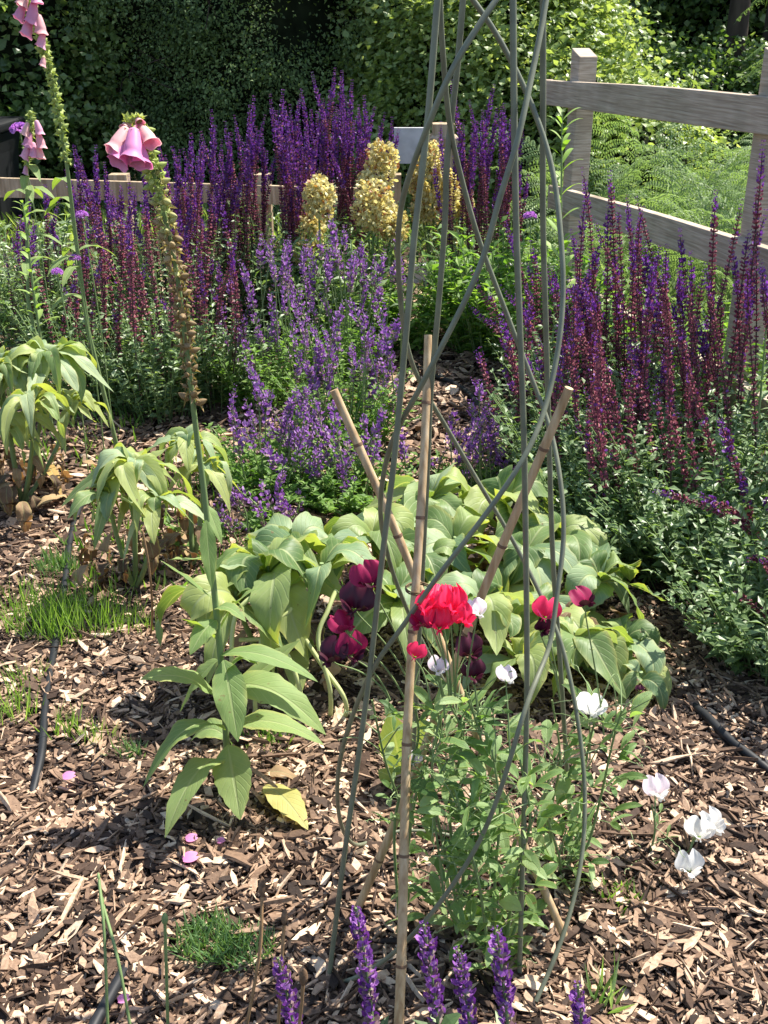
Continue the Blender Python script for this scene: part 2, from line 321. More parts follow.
# ============================================================ FOLIAGE MASSES (hedge, trees)
def mass(g, lobes, n, size, asp=.55, mat=0, spread=.16, yup=None, cull=.35, tonebias=0, fuzz=.1, clump=40):
    lobes = np.array(lobes, float); area = (lobes[:, 3]*lobes[:, 5]); area /= area.sum()
    P_, O_ = [], []
    for L_, a in zip(lobes, area):
        k = max(6, int(n*a/clump)); d = rdir(k*2); d = d[d[:, 1] < cull][:k]
        c = L_[:3] + d*L_[3:]*rng.uniform(1-spread, 1+spread, (len(d), 1))
        m = clump; p = np.repeat(c, m, 0) + rng.normal(0, fuzz, (len(d)*m, 3)); o = np.repeat(d, m, 0)
        P_.append(p); O_.append(o)
    p = np.vstack(P_); o = np.vstack(O_)
    inside = np.zeros(len(p), bool)
    for L_ in lobes: inside |= (((p-L_[:3])/(L_[3:]*.76))**2).sum(1) < 1
    k = (~inside) & (p[:, 2] > 0.0); p, o = p[k], o[k]
    if yup is not None: k = p[:, 2] < yup(p[:, 0]); p, o = p[k], o[k]
    n = len(p); yd = o*.5 + rdir(n)*.8 + V3(0, 0, -.45); zd = o*.4 + V3(0, 0, .8) + rdir(n)*.7
    s = size*np.exp(np.clip(rng.normal(0, .3, n), -.7, .4)); sc = np.stack([s*asp*2*.5/.5, s, s], -1)
    cl = np.repeat(rng.normal(0, .16, len(P_[0])//1 if False else 1), 1)
    nse = .5+.5*np.sin(p[:, 0]*5.1+p[:, 2]*4.3)*np.sin(p[:, 0]*2.3-p[:, 2]*6.7+1)
    scatter(g, LEAF, p, yd, zd, sc, mat, np.clip(.25+.35*nse+rng.normal(0, .22, n)+tonebias, 0, 1))
def core(g, lobes, k=.82, mat=0):  # bumpy solid lobes behind the leaves, filling the gaps with painted shade
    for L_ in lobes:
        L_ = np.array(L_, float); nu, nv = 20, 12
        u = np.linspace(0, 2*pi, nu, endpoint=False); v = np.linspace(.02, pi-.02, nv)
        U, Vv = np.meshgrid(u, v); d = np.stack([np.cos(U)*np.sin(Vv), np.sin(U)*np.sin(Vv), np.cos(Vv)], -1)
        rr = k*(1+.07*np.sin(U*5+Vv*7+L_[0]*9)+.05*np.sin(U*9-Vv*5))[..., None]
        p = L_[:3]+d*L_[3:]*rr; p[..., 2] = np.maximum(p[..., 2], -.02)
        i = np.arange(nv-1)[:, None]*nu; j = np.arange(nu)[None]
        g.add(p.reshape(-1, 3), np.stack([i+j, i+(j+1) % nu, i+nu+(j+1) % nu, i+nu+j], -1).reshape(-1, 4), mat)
def twigs(rt, lobes, n, r=.008):
    for _ in range(n):
        L_ = np.array(lobes[rng.integers(len(lobes))], float); d = rdir(1)[0]; d[1] = -abs(d[1])
        a = L_[:3]+d*L_[3:]*.7; b = L_[:3]+d*L_[3:]*1.05; c = (a+b)/2+rng.normal(0, .12, 3)
        b = b+rng.normal(0, .2, 3); g = G(); tube(g, bez([a, c, b], 6), np.linspace(r, r*.4, 6), 4); P(g, 'branch', M_bark, rt)
def greenery(name, label, cat, lobes, n, size, m, base, **kw):
    r = root(name, label, cat, tuple(base))
    gt = G(); tw = kw.pop('twigs', 20); core_k = kw.pop('core_k', .82)
    c = G(); core(c, lobes, core_k); P(c, 'inner_shade', M_core, r, True)  # dark filler standing in for the shaded interior, no modelled branches
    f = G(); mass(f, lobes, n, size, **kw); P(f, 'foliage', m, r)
    tube(gt, bez([V3(*base), V3(base[0]+.05, base[1], 1.0), V3(base[0], base[1], 2.0)], 8), np.linspace(.12, .06, 8), 10)
    if tw: twigs(r, lobes, tw)
    P(gt, 'trunk', M_bark, r, True)
    return r
# big dark conifer in the middle of the boundary
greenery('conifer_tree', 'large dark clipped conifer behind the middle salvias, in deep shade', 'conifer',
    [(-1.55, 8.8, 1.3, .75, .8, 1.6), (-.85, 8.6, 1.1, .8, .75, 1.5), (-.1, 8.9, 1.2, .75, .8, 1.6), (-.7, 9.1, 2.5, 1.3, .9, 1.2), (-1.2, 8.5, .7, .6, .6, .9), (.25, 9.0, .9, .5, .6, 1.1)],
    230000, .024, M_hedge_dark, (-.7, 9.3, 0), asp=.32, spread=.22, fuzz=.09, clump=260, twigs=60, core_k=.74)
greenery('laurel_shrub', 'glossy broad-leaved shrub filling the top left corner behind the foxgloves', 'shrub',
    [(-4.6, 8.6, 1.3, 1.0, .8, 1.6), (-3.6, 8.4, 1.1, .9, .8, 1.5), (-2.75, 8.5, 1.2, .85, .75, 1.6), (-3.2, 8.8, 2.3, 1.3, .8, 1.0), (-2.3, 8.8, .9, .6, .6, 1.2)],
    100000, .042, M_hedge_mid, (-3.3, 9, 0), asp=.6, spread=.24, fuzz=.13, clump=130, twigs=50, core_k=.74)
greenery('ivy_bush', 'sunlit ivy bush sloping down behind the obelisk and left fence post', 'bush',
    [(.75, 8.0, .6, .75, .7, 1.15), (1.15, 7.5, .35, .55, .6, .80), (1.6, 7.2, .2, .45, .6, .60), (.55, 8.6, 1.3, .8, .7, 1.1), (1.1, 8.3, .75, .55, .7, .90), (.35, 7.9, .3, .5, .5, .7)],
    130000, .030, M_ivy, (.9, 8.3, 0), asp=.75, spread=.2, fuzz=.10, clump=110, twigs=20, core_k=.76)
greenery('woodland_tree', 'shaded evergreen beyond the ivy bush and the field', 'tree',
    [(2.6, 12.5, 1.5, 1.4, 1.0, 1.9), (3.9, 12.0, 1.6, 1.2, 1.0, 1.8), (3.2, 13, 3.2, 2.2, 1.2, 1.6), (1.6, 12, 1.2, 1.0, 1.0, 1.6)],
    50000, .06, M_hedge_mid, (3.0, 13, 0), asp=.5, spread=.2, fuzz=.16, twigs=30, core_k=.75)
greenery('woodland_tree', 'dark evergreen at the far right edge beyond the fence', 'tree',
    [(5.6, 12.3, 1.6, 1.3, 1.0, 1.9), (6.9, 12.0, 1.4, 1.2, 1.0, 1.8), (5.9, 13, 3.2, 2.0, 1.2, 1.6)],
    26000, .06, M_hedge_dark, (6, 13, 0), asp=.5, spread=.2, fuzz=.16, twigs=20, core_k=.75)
greenery('low_bush', 'rounded sunlit green bush beyond the ferns below the dark trees', 'bush',
    [(2.3, 9.3, .35, .7, .6, .62), (3.0, 9.6, .4, .8, .6, .62), (3.9, 9.4, .35, .8, .6, .7), (1.9, 9.6, .4, .6, .5, .7)],
    24000, .04, M_hedge_mid, (2.8, 9.6, 0), asp=.5, spread=.12, fuzz=.08, twigs=0)
r = root('bare_tree', 'thick dark tree trunk rising at the top right beyond the fence', 'tree', (3.45, 10.4, 0))
g = G(); tube(g, bez([V3(3.45, 10.4, -.05), V3(3.4, 10.4, 1.4), V3(3.6, 10.5, 4)], 14), np.linspace(.17, .12, 14), 14); P(g, 'trunk', M_bark, r, True)
g = G()
for k in range(7):
    g = G(); z = 1.5+k*.3; a = rng.uniform(0, 6.28); p0 = V3(3.47, 10.4, z)
    tube(g, bez([p0, p0+V3(cos(a)*.5, sin(a)*.5, .25), p0+V3(cos(a)*1.1, sin(a)*1.1, .5)], 8), np.linspace(.035, .01, 8), 6); P(g, 'limb', M_bark, r, True)
g = G(); mass(g, [(3.5, 10.5, 3.6, 1.6, 1.3, 1.1)], 5000, .08, asp=.5, cull=1.1, fuzz=.2); P(g, 'crown', M_hedge_mid, r)

# ============================================================ FENCE
F1, F2 = V3(.74, 4.7, 0), V3(1.06, 3.3, 0)
fd = nrm(F2-F1); fn = V3(fd[1], -fd[0], 0)      # fn points to the bed side
if fn[0] > 0: fn = -fn
def fence_pt(px, py):
    d = ray(px, py); o = V3(0, 0, CAMZ); t = ((F1-o)@fn)/(d@fn); return o+d*t
r = root('wooden_fence', 'weathered grey post and rail fence running along the right side of the bed', 'fence', tuple(F1))
posts = [(F1, at(565, 48, 4.72)[2]), (F2, at(760, 47, 3.32)[2]), (F1+fd*2.87, 1.22)]
def post(c, h, wd, tp, name='post', m=M_fence, parent=r, sl=.03):
    g = G(); ax = np.array([fd, fn, [0, 0, 1]]); box(g, V3(c[0], c[1], h/2-.02)-fn*.055, ax, (wd/2, .038, h/2+.02), 0, .5, V3(0, 0, -sl)); o = P(g, name, m, parent)
    b = o.modifiers.new('bev', 'BEVEL'); b.width = .004; b.segments = 2; return o
for k, (c, h) in enumerate(posts): post(c, h, .092, 0)
def rail(pa, pb, hgt, ext0, ext1):
    a = fence_pt(*pa); b = fence_pt(*pb); d = nrm(b-a); a2 = a-d*ext0; b2 = b+d*ext1
    L_ = np.linalg.norm(b2-a2); n = 24; g = G()
    upv = nrm(np.cross(d, fn)); upv = upv if upv[2] > 0 else -upv
    ts = np.linspace(0, 1, n); wob = .004*np.sin(ts*9+a[0]*7); v = []
    for t, w_ in zip(ts, wob):
        c = a2+(b2-a2)*t+V3(0, 0, w_)
        v += [c+fn*.019, c-fn*.016, c-fn*.016-upv*(hgt+w_), c+fn*.019-upv*(hgt+w_)]
    i = np.arange(n-1)[:, None]*4; j = np.arange(4)[None]
    g.add(v, np.vstack([np.stack([i+j, i+(j+1) % 4, i+4+(j+1) % 4, i+4+j], -1).reshape(-1, 4), [[0, 1, 2, 3]], [[4*n-1, 4*n-2, 4*n-3, 4*n-4]]]))
    o = g.obj('rail', M_fence); bv = o.modifiers.new('bev', 'BEVEL'); bv.width = .003; bv.segments = 2; bv.limit_method = 'ANGLE'
    hang(o, r)
rail((549, 79), (768, 96), .100, 0, 1.4)
rail((562, 187), (768, 246), .095, .10, 1.4)
rail((600, 296), (756, 389), .095, .30, 1.4)

# low fence and post at the back
r = root('low_back_fence', 'low timber rail fence behind the purple salvias at the left', 'fence', (-2.2, 6.2, 0))
g = G(); a = at(-60, 176, 6.1); b = at(395, 189, 6.3); m_ = (a+b)/2; d = nrm(b-a)
box(g, m_-V3(0, 0, .05), np.array([d, np.cross(V3(0, 0, 1), d), [0, 0, 1]]), (np.linalg.norm(b-a)/2, .018, .05)); P(g, 'rail', M_newwood, r)
for px in (-30, 120, 262, 392):
    c = at(px, 185, 6.3); g = G(); box(g, V3(c[0], 6.3, .22), np.eye(3), (.05, .045, .26)); P(g, 'post', M_newwood, r)
r = root('capped_post', 'square timber post with a pyramid cap behind the cream flower heads', 'post', tuple(gnd(440, 262)))
c = at(443, 140, 5.9); g = G(); box(g, V3(c[0], 5.9, .38), np.eye(3), (.055, .055, .40)); P(g, 'shaft', M_newwood, r)
g = G(); z = at(443, 137, 5.9)[2]
g.add([[c[0]-.075, 5.825, z-.03], [c[0]+.075, 5.825, z-.03], [c[0]+.075, 5.975, z-.03], [c[0]-.075, 5.975, z-.03],
       [c[0]-.075, 5.825, z], [c[0]+.075, 5.825, z], [c[0]+.075, 5.975, z], [c[0]-.075, 5.975, z], [c[0], 5.9, z+.055]],
      [[0, 3, 2, 1], [0, 1, 5, 4], [1, 2, 6, 5], [2, 3, 7, 6], [3, 0, 4, 7]])
g.add([[c[0]-.075, 5.825, z], [c[0]+.075, 5.825, z], [c[0]+.075, 5.975, z], [c[0]-.075, 5.975, z], [c[0], 5.9, z+.055]], [[0, 1, 4], [1, 2, 4], [2, 3, 4], [3, 0, 4]])
P(g, 'cap', M_newwood, r)
g = G(); a = at(394, 138, 5.86); c2 = at(425, 153, 5.86)
box(g, (a+V3(c2[0], a[1], c2[2]))/2, np.eye(3), (abs(c2[0]-a[0])/2, .016, abs(a[2]-c2[2])/2+.05)); P(g, 'board', M_paint, r, label='pale grey board on the left of the post')
g = G(); a = gnd(413, 287); b = gnd(560, 281); m_ = (a+b)/2
box(g, m_+V3(0, 0, .05), np.eye(3), (np.linalg.norm(b-a)/2, .03, .055)); tag(g.obj('edging_board', M_paint), 'pale timber edging board on the ground behind the obelisk', 'edging')

# wheelie bin
b0 = gnd(-8, 205); b0[1] = 7.2; b0 = V3(at(-12, 140, 7.2)[0], 7.2, 0)
r = root('wheelie_bin', 'black wheelie bin cut off by the left edge near the hedge', 'bin', tuple(b0))
ztop = at(0, 120, 7.2)[2]
g = G(); v = []
for z, s in ((.06, .20), (.5, .235), (ztop-.06, .26)):
    for sx, sy in ((-1, -1), (1, -1), (1, 1), (-1, 1)): v.append([b0[0]-.12+sx*s, b0[1]+sy*s, z])
f = [[0, 3, 2, 1]] + [[k*4+j, k*4+(j+1) % 4, k*4+4+(j+1) % 4, k*4+4+j] for k in range(2) for j in range(4)] + [[8, 9, 10, 11]]
g.add(v, f); o = P(g, 'body', M_bin, r); bv = o.modifiers.new('b', 'BEVEL'); bv.width = .02; bv.segments = 3
g = G(); box(g, V3(b0[0]-.12, b0[1], ztop-.03), np.eye(3), (.285, .285, .03)); o = P(g, 'lid', M_bin, r); bv = o.modifiers.new('b', 'BEVEL'); bv.width = .02; bv.segments = 3
for sx in (-1, 1):
    g = G(); tube(g, [[b0[0]-.12+sx*.20, b0[1]+.24, .09], [b0[0]-.12+sx*.25, b0[1]+.24, .09]], .09, 16); P(g, 'wheel', M_bin, r)

# ============================================================ FERNS beyond the fence
def frond_mesh():
    g = G(); n = 22; c = bez([V3(0, 0, 0), V3(0, .10, .40), V3(0, .40, .66), V3(0, .80, .55)], n)+rng.normal(0, .006, (n, 3))
    tube(g, c, np.linspace(.005, .001, n), 4, 1)
    tg = nrm(np.gradient(c, axis=0)); up = np.cross(V3(1, 0, 0), tg)
    for s in (-1, 1):
        for k in range(4, n-1):
            t = k/(n-1); L_ = .24*rng.uniform(.85, 1.1)*sin(pi*min(1, (t-.1)/.9))**.7*(1-.55*t)
            if L_ < .01: continue
            m = max(4, int(L_/.017)); q = np.linspace(0, 1, m)[:, None]
            d = nrm(V3(s, 0, 0)+tg[k]*.45); p = c[k]+d*L_*q+V3(0, 0, -.25)*L_*q**2
            yd = np.repeat(nrm(tg[k]+d*.5)[None], m, 0); 
            for ss in (-1, 1):
                yy = yd*ss + d*.4 if ss > 0 else -yd + d*.9
                scatter(g, LEAF, p, yy, np.repeat(up[k][None], m, 0)+rng.normal(0, .1, (m, 3)), np.stack([np.full(m, .013), .032*(1-q[:, 0]*.7), np.full(m, .03)], -1), 0, np.full(m, .5+rng.normal(0, .12)))
    return g.mesh('frond', [M_fern, M_grn_stem])
fr = [frond_mesh() for _ in range(3)]
fern_lab = ['fern directly behind the left fence post', 'fern arching behind the middle of the top rail', 'fern beside the right fence post', 'fern low behind the middle rail', 'tall fern furthest from the fence', 'fern between the ivy bush and the fence', 'fern in the gap below the low green bush', 'fern near the right edge above the middle rail', 'fern in front of the low green bush', 'small fern tight behind the left post', 'fern nearest the fence between its two posts', 'fern at the back right behind the others', 'fern left of the middle one']
fspots = [(1.15, 5.6), (1.75, 5.6), (2.3, 5.3), (1.5, 4.9), (2.1, 6.6), (1.3, 6.5), (2.7, 6.3), (2.3, 4.5), (1.75, 4.5), (1.0, 5.1), (1.45, 4.4), (2.9, 5.5), (1.45, 5.9)]
for (x, y), lb in zip(fspots, fern_lab):
    r = root('fern', lb+', green arching fronds', 'fern', (x, y, 0), 'ferns beyond the fence')
    nf = 12; a0 = rng.uniform(0, 6)
    for k in range(nf):
        o = link('frond', fr[k % 3], r); o.rotation_euler = (rng.uniform(-.45, .5), rng.uniform(-.5, .5), a0+k*2*pi/nf+rng.uniform(-.2, .2)); s = rng.uniform(.45, .95); o.scale = (s*.8, s, s*rng.uniform(.8, 1.5)); o.location = tuple(rng.normal(0, .09, 3)*V3(1, 1, 0)+V3(0, 0, .02))
# conifer with drooping sprays at right edge
r = root('young_conifer', 'sunlit feathery conifer branches behind the top of the right fence post', 'conifer', (3.0, 7.6, 0))
g = G(); tube(g, [[3.0, 7.6, 0], [3.0, 7.6, 1.5]], [.04, .02], 8); P(g, 'trunk', M_bark, r)
for k in range(26):
    a = rng.uniform(pi*.6, pi*1.9); z = rng.uniform(.4, 1.35)
    o = link('branch', fr[k % 3], r); o.location = (0, 0, z-.1); o.rotation_euler = (rng.uniform(-.75, -.35), 0, a-pi/2); s = rng.uniform(.6, 1.0)*(1.4-z*.35); o.scale = (s*.7, s, s)

# ground cover beyond the fence
n = 26000; x = rng.uniform(.9, 5.5, n); y = rng.uniform(2.4, 9, n); k = (x > .80-(y-4.7)*.23+.05*0) ; x, y = x[k], y[k]; n = len(x)
g = G(); scatter(g, LEAF, np.stack([x, y, rng.uniform(0, .16, n)], -1), rdir(n)*.7+V3(0, 0, .8), rdir(n), np.stack([rng.uniform(.008, .03, n), rng.uniform(.05, .13, n), np.full(n, .05)], -1))
tag(g.obj('ground_cover', M_fern), 'sunlit yellow-green weeds and grass on the ground beyond the fence', kind='stuff')
n = 9000; x = rng.uniform(-6, 1.2, n); y = rng.uniform(6.4, 8.4, n)
g = G(); scatter(g, LEAF, np.stack([x, y, rng.uniform(0, .10, n)], -1), rdir(n)*.7+V3(0, 0, .8), rdir(n), np.stack([rng.uniform(.008, .03, n), rng.uniform(.05, .13, n), np.full(n, .05)], -1))
tag(g.obj('rough_grass', M_hedge_mid), 'rough grass at the foot of the hedge', kind='stuff')

# ============================================================ SALVIAS
def spike(c, vis_from, violet_from, width, mats, dense=1.0, fl=1.0, sides=6, whorl_gap=.0105):
    """c: centreline; calyces from vis_from..1, violet florets from violet_from..1"""
    g = G(); n = len(c); L_ = np.linalg.norm(np.diff(c, axis=0), axis=1).sum()
    nw = max(6, int(L_*(1-vis_from)/whorl_gap)); t = np.linspace(vis_from, .995, nw) + rng.normal(0, .15, nw)*(1-vis_from)/nw
    t = np.clip(t, 0, 1); idx = t*(n-1); i0 = np.minimum(idx.astype(int), n-2); fr_ = (idx-i0)[:, None]
    p = c[i0]*(1-fr_)+c[i0+1]*fr_; tg = nrm(c[i0+1]-c[i0])
    a = nrm(np.cross(tg, V3(.2, 1, .1))); b = np.cross(tg, a)
    m = sides; th = (np.arange(m)[None]*2*pi/m + rng.uniform(0, 2*pi, nw)[:, None] + rng.normal(0, .25, (nw, m)))
    out = np.cos(th)[..., None]*a[:, None]+np.sin(th)[..., None]*b[:, None]
    T = np.repeat(t[:, None], m, 1); tap = np.clip((1.02-T)/(.16), .32, 1)
    yd = out + tg[:, None]*rng.uniform(.35, .9, (nw, m, 1)); pp = np.repeat(p[:, None], m, 1)+out*width*.10
    keep = rng.random((nw, m)) < dense
    s = width*.50*tap*rng.uniform(.75, 1.2, (nw, m))
    zd = np.repeat(tg[:, None], m, 1)
    hot = (T > violet_from)
    k = keep & ~hot | (keep & (rng.random((nw, m)) < .4))
    scatter(g, CALYX, pp[k], yd[k], zd[k], np.stack([s[k]*.72, s[k], s[k]*.72], -1), 0)
    edge = np.clip((T-violet_from+.05)/.08, 0, 1)*.95; edge = np.maximum(edge, .04)
    for rep in range(1):
        k = keep & (rng.random((nw, m)) < edge); q = k.sum()
        if q: scatter(g, CUP, pp[k]+out[k]*width*.12, yd[k]+rdir(q)*.5, zd[k]+rdir(q)*.4, np.stack([s[k]*1.0, s[k]*1.2*fl, s[k]*1.0], -1), 1)
    return g
def salvia(name, label, group, base, spikes, kind='dark', fol=(.22, .38, 1500), leaf=.034, stem_m=None):
    """base (x,y); spikes list of (tip xyz, base xy offset)"""
    r = root(name, label, 'salvia' if kind != 'lilac' else 'catmint', (base[0], base[1], 0), group)
    mats = [M_calyx, M_violet] if kind == 'dark' else [M_lcalyx, M_lilac] if kind == 'lilac' else [M_calyx, M_lilac]
    for (tip, bo, vf) in spikes:
        b0 = V3(base[0]+bo[0], base[1]+bo[1], 0.0); tip = np.asarray(tip)
        h = tip[2]; m1 = b0+(tip-b0)*.35+V3(0, 0, h*.14)+rng.normal(0, .03, 3); m2 = b0+(tip-b0)*.72+V3(0, 0, h*.06)+rng.normal(0, .015, 3)
        c = bez([b0, m1, m2, tip], 26)
        if kind == 'dark': vis_f, wd, den = rng.uniform(.20, .42), (rng.uniform(.016, .022) if base[1] > 3.8 else rng.uniform(.016, .021)), .85
        elif kind == 'lilac': vis_f, wd, den = 1-min(.6, rng.uniform(.12, .24)/max(h, .2)), rng.uniform(.019, .026), .62
        else: vis_f, wd, den = 1-.15/max(h, .2), .034, .85
        vfr = vis_f+(1-vis_f)*vf
        o = P(spike(c, vis_f, vfr, wd, mats, den, 1.0, 6, (.0125 if base[1] > 3.8 else .0145) if kind == 'dark' else .013), 'flower_spike', mats, r)
        gs = G(); tube(gs, c[:25], np.linspace(.0028, .0013, 25), 5, 0, .2 if kind == 'dark' else .7, False)
        st = gs.obj('stem', M_drk_stem if kind == 'dark' else M_grn_stem, None, True); st.parent = o; st.matrix_parent_inverse = (r.matrix_basis).inverted() @ r.matrix_basis
    rad, hh, n = fol
    g = G(); ns = int(n/26)
    for s in range(ns):      # leafy shoots
        a = rng.uniform(0, 2*pi); rr = rad*math.sqrt(rng.random()); b0 = V3(base[0]+rr*.5*cos(a), base[1]+rr*.5*sin(a), 0)
        h = hh*rng.uniform(.55, 1.1); tp = V3(base[0]+rr*cos(a)*1.15, base[1]+rr*sin(a)*1.15, h)
        c = bez([b0, b0*.6+tp*.4+V3(0, 0, h*.2), tp], 14); tube(g, c, .0018, 3, 1, .4, False)
        tt = np.repeat(np.arange(2, 14), 2); m = len(tt); th = rng.uniform(0, 2*pi, m)
        d = np.stack([np.cos(th), np.sin(th), rng.uniform(-.1, .8, m)], -1)
        sz = leaf*rng.uniform(.6, 1.25, m)*(1.25-.5*tt/13)
        scatter(g, LEAF, c[tt]+rng.normal(0, .004, (m, 3)), d, V3(0, 0, 1)+rdir(m)*.55, np.stack([sz*.5, sz, sz], -1), 0, np.clip(.45+.25*rng.normal(0, 1, m)*.8+.15*(tt/13-.5), 0, 1))
    P(g, 'foliage', [M_salvia if kind == 'dark' else M_nepeta, M_grn_stem], r)
    return r
def tips_to(base, tips, Yj=.12, conv=.35, vf=(.35, .6), lean=.02):
    out = []
    for tp in tips:
        Yt = base[1]+rng.uniform(-Yj, Yj); T = at(tp[0], tp[1], Yt)
        bo = ((T[0]-base[0])*conv+rng.normal(lean, .06), (Yt-base[1])*.6)
        out.append((T, bo, rng.uniform(*vf)))
    return out
def rand_tips(n, x0, x1, y0, y1): return [(rng.uniform(x0, x1), rng.uniform(y0, y1)) for _ in range(n)]
def bx(px, Y): return (at(px, 300, Y)[0], Y)
GS = 'dark purple salvia clumps'
clumps = [
 ('purple salvia clump at the far left below the short pale foxglove', bx(40, 4.3), [(29, 188), (45, 184), (59, 199), (20, 215), (52, 215), (12, 235), (34, 230)] , (.26, .48, 1700)),
 ('purple salvia clump behind the tall foxglove stem at the left', bx(100, 4.5), [(74, 145), (96, 145), (88, 180), (117, 199), (129, 176), (66, 170), (105, 175), (82, 165), (112, 190), (121, 185), (92, 200), (136, 190)], (.28, .50, 2000)),
 ('purple salvia clump right behind the pods of the spent foxglove', bx(165, 4.4), [(156, 137), (172, 146), (191, 133), (180, 150), (148, 165), (165, 175), (186, 168), (201, 137), (142, 150), (176, 185), (195, 190), (205, 165)]+rand_tips(4, 140, 205, 180, 240), (.28, .50, 2200)),
 ('purple salvia clump in front of the dark conifer, right of the spent foxglove', bx(232, 4.7), [(211, 109), (216, 125), (225, 121), (234, 115), (250, 105), (254, 96), (222, 140), (240, 135), (230, 160), (246, 150), (212, 150), (258, 130), (205, 145)]+rand_tips(5, 205, 262, 150, 200), (.28, .52, 2000)),
 ('purple salvia clump with crowded spikes left of the cream flower heads', bx(285, 4.8), [(270, 94), (283, 90), (301, 94), (276, 110), (290, 105), (299, 120), (265, 115), (308, 120), (280, 135), (293, 140), (311, 109), (287, 125)]+rand_tips(5, 262, 315, 140, 190), (.28, .52, 2000)),
 ('tallest purple salvia clump directly above the cream flower heads', bx(345, 5.1), [(312, 72), (324, 98), (335, 68), (342, 70), (352, 80), (359, 105), (367, 117), (375, 107), (385, 113), (392, 117), (330, 90), (346, 95), (355, 120), (364, 95), (379, 125), (320, 112), (338, 105), (399, 128), (349, 110)]+rand_tips(4, 318, 375, 110, 140), (.30, .54, 1700)),
 ('purple salvia clump seen through the middle of the obelisk', bx(485, 4.9), [(451, 80), (469, 100), (478, 121), (494, 84), (504, 103), (488, 144), (441, 121), (500, 120), (508, 135), (523, 125), (464, 120), (455, 140), (512, 110), (497, 108), (472, 140), (483, 110), (519, 150), (446, 150)], (.27, .42, 1900)),
 ('red-stemmed salvia clump leaning left into the mulch behind the obelisk', bx(560, 3.7), [(468, 304), (471, 268), (489, 292), (501, 286), (525, 282), (553, 267), (505, 220), (536, 260), (545, 290), (571, 230), (531, 240), (558, 300), (552, 269), (515, 300), (540, 320), (480, 315)]+rand_tips(8, 515, 580, 260, 330), (.22, .36, 1500)),
 ('large purple salvia clump against the fence right of the obelisk', bx(610, 3.25), [(582, 167), (586, 195), (594, 220), (610, 171), (608, 202), (619, 206), (627, 195), (636, 197), (643, 206), (600, 240), (590, 260), (605, 270), (576, 240), (630, 230), (615, 250), (598, 285), (640, 250), (585, 290), (568, 280), (622, 280), (594, 345), (650, 300)]+rand_tips(16, 565, 660, 210, 330), (.28, .42, 2400)),
 ('purple salvia clump in front of the right fence post', bx(700, 3.0), [(667, 244), (680, 228), (678, 269), (716, 190), (704, 272), (742, 200), (756, 188), (763, 140), (690, 250), (730, 240), (749, 230), (766, 210), (660, 290), (720, 290), (700, 320), (655, 270), (760, 260), (645, 370), (668, 330)]+rand_tips(6, 660, 760, 260, 340), (.28, .36, 2400)),
 ('purple salvia clump with low stalks between the tall pale foxglove and the spent one', bx(85, 3.75), rand_tips(13, 30, 120, 185, 300), (.24, .36, 2000)),
 ('purple salvia clump directly behind the brown pods, spikes low among dark foliage', bx(150, 3.65), rand_tips(14, 105, 180, 190, 310)+[(158, 320)], (.24, .36, 2200)),
 ('purple salvia clump between the brown pods and the lilac clumps', bx(208, 3.75), rand_tips(14, 180, 245, 190, 290), (.22, .34, 2000)),
 ('red-stemmed salvia clump with long maroon stalks right of the bamboo cane tip', bx(610, 2.85), rand_tips(12, 560, 600, 260, 400)+rand_tips(16, 600, 665, 240, 400), (.26, .34, 2200)),
 ('faded maroon-stalked salvia clump lowest on the right, above the big leafy plants', bx(650, 2.55), rand_tips(18, 575, 700, 330, 450), (.30, .30, 2600)),
 ('red-stemmed salvia clump at the centre, stalks crossing the right obelisk rods', bx(560, 3.1), rand_tips(9, 470, 520, 290, 390)+rand_tips(12, 520, 590, 240, 360), (.22, .32, 1500)),
 ('red-stemmed salvia clump with sparse maroon stalks below the right fence post', bx(735, 2.75), rand_tips(8, 665, 768, 240, 420), (.26, .32, 2200)),
]
for lb, b, tips, fol in clumps:
    conv = .5 if b[1] > 3.5 else .75
    if b[1] > 3.8: tips = tips+[(t[0]+rng.uniform(-12, 12), t[1]+rng.uniform(8, 42)) for t in tips]
    salvia('purple_salvia', lb, GS, b, tips_to(b, tips, .16, conv, (.62, .9) if b[1] > 2.6 and b[1] < 4 else (.84, 1.0) if b[1] < 2.6 else (.42, .72), .10 if b[1] < 3.75 and b[0] > .2 else .0), 'dark', fol)
b = bx(700, 2.35)
salvia('purple_salvia', 'nearest purple salvia clump at the right edge with bowed maroon spikes', GS, (.83, 2.45),
    [(at(720, 420, 2.3), (.10, 0), .45), (at(742, 470, 2.3), (.12, 0), .5), (at(655, 492, 2.15), (.16, -.05), .78), (at(700, 495, 2.2), (.16, -.05), .75), (at(628, 345, 2.7), (-.1, .1), .8), (at(655, 385, 2.6), (-.05, .1), .85), (at(604, 385, 2.8), (-.15, .15), .7), (at(577, 425, 2.6), (-.2, .1), .8), (at(766, 500, 2.2), (.15, 0), .8), (at(748, 560, 2.1), (.18, 0), .9)], 'dark', (.36, .36, 4200), .032)
salvia('purple_salvia', 'leafy salvia clump nearest the camera at the right edge, overhanging the mulch', GS, (.86, 2.05),
    [(at(762, 560, 2.0), (.05, 0), .9), (at(735, 590, 2.0), (.06, 0), .95)], 'dark', (.25, .27, 3400), .032)
salvia('purple_salvia', 'dense dark green salvia foliage without tall flowers behind the white sweet peas', GS, (.62, 2.85),
    tips_to((.62, 2.85), [(560, 380), (590, 420), (620, 400)], .1, .5, (.8, .95)), 'dark', (.30, .34, 3000), .032)
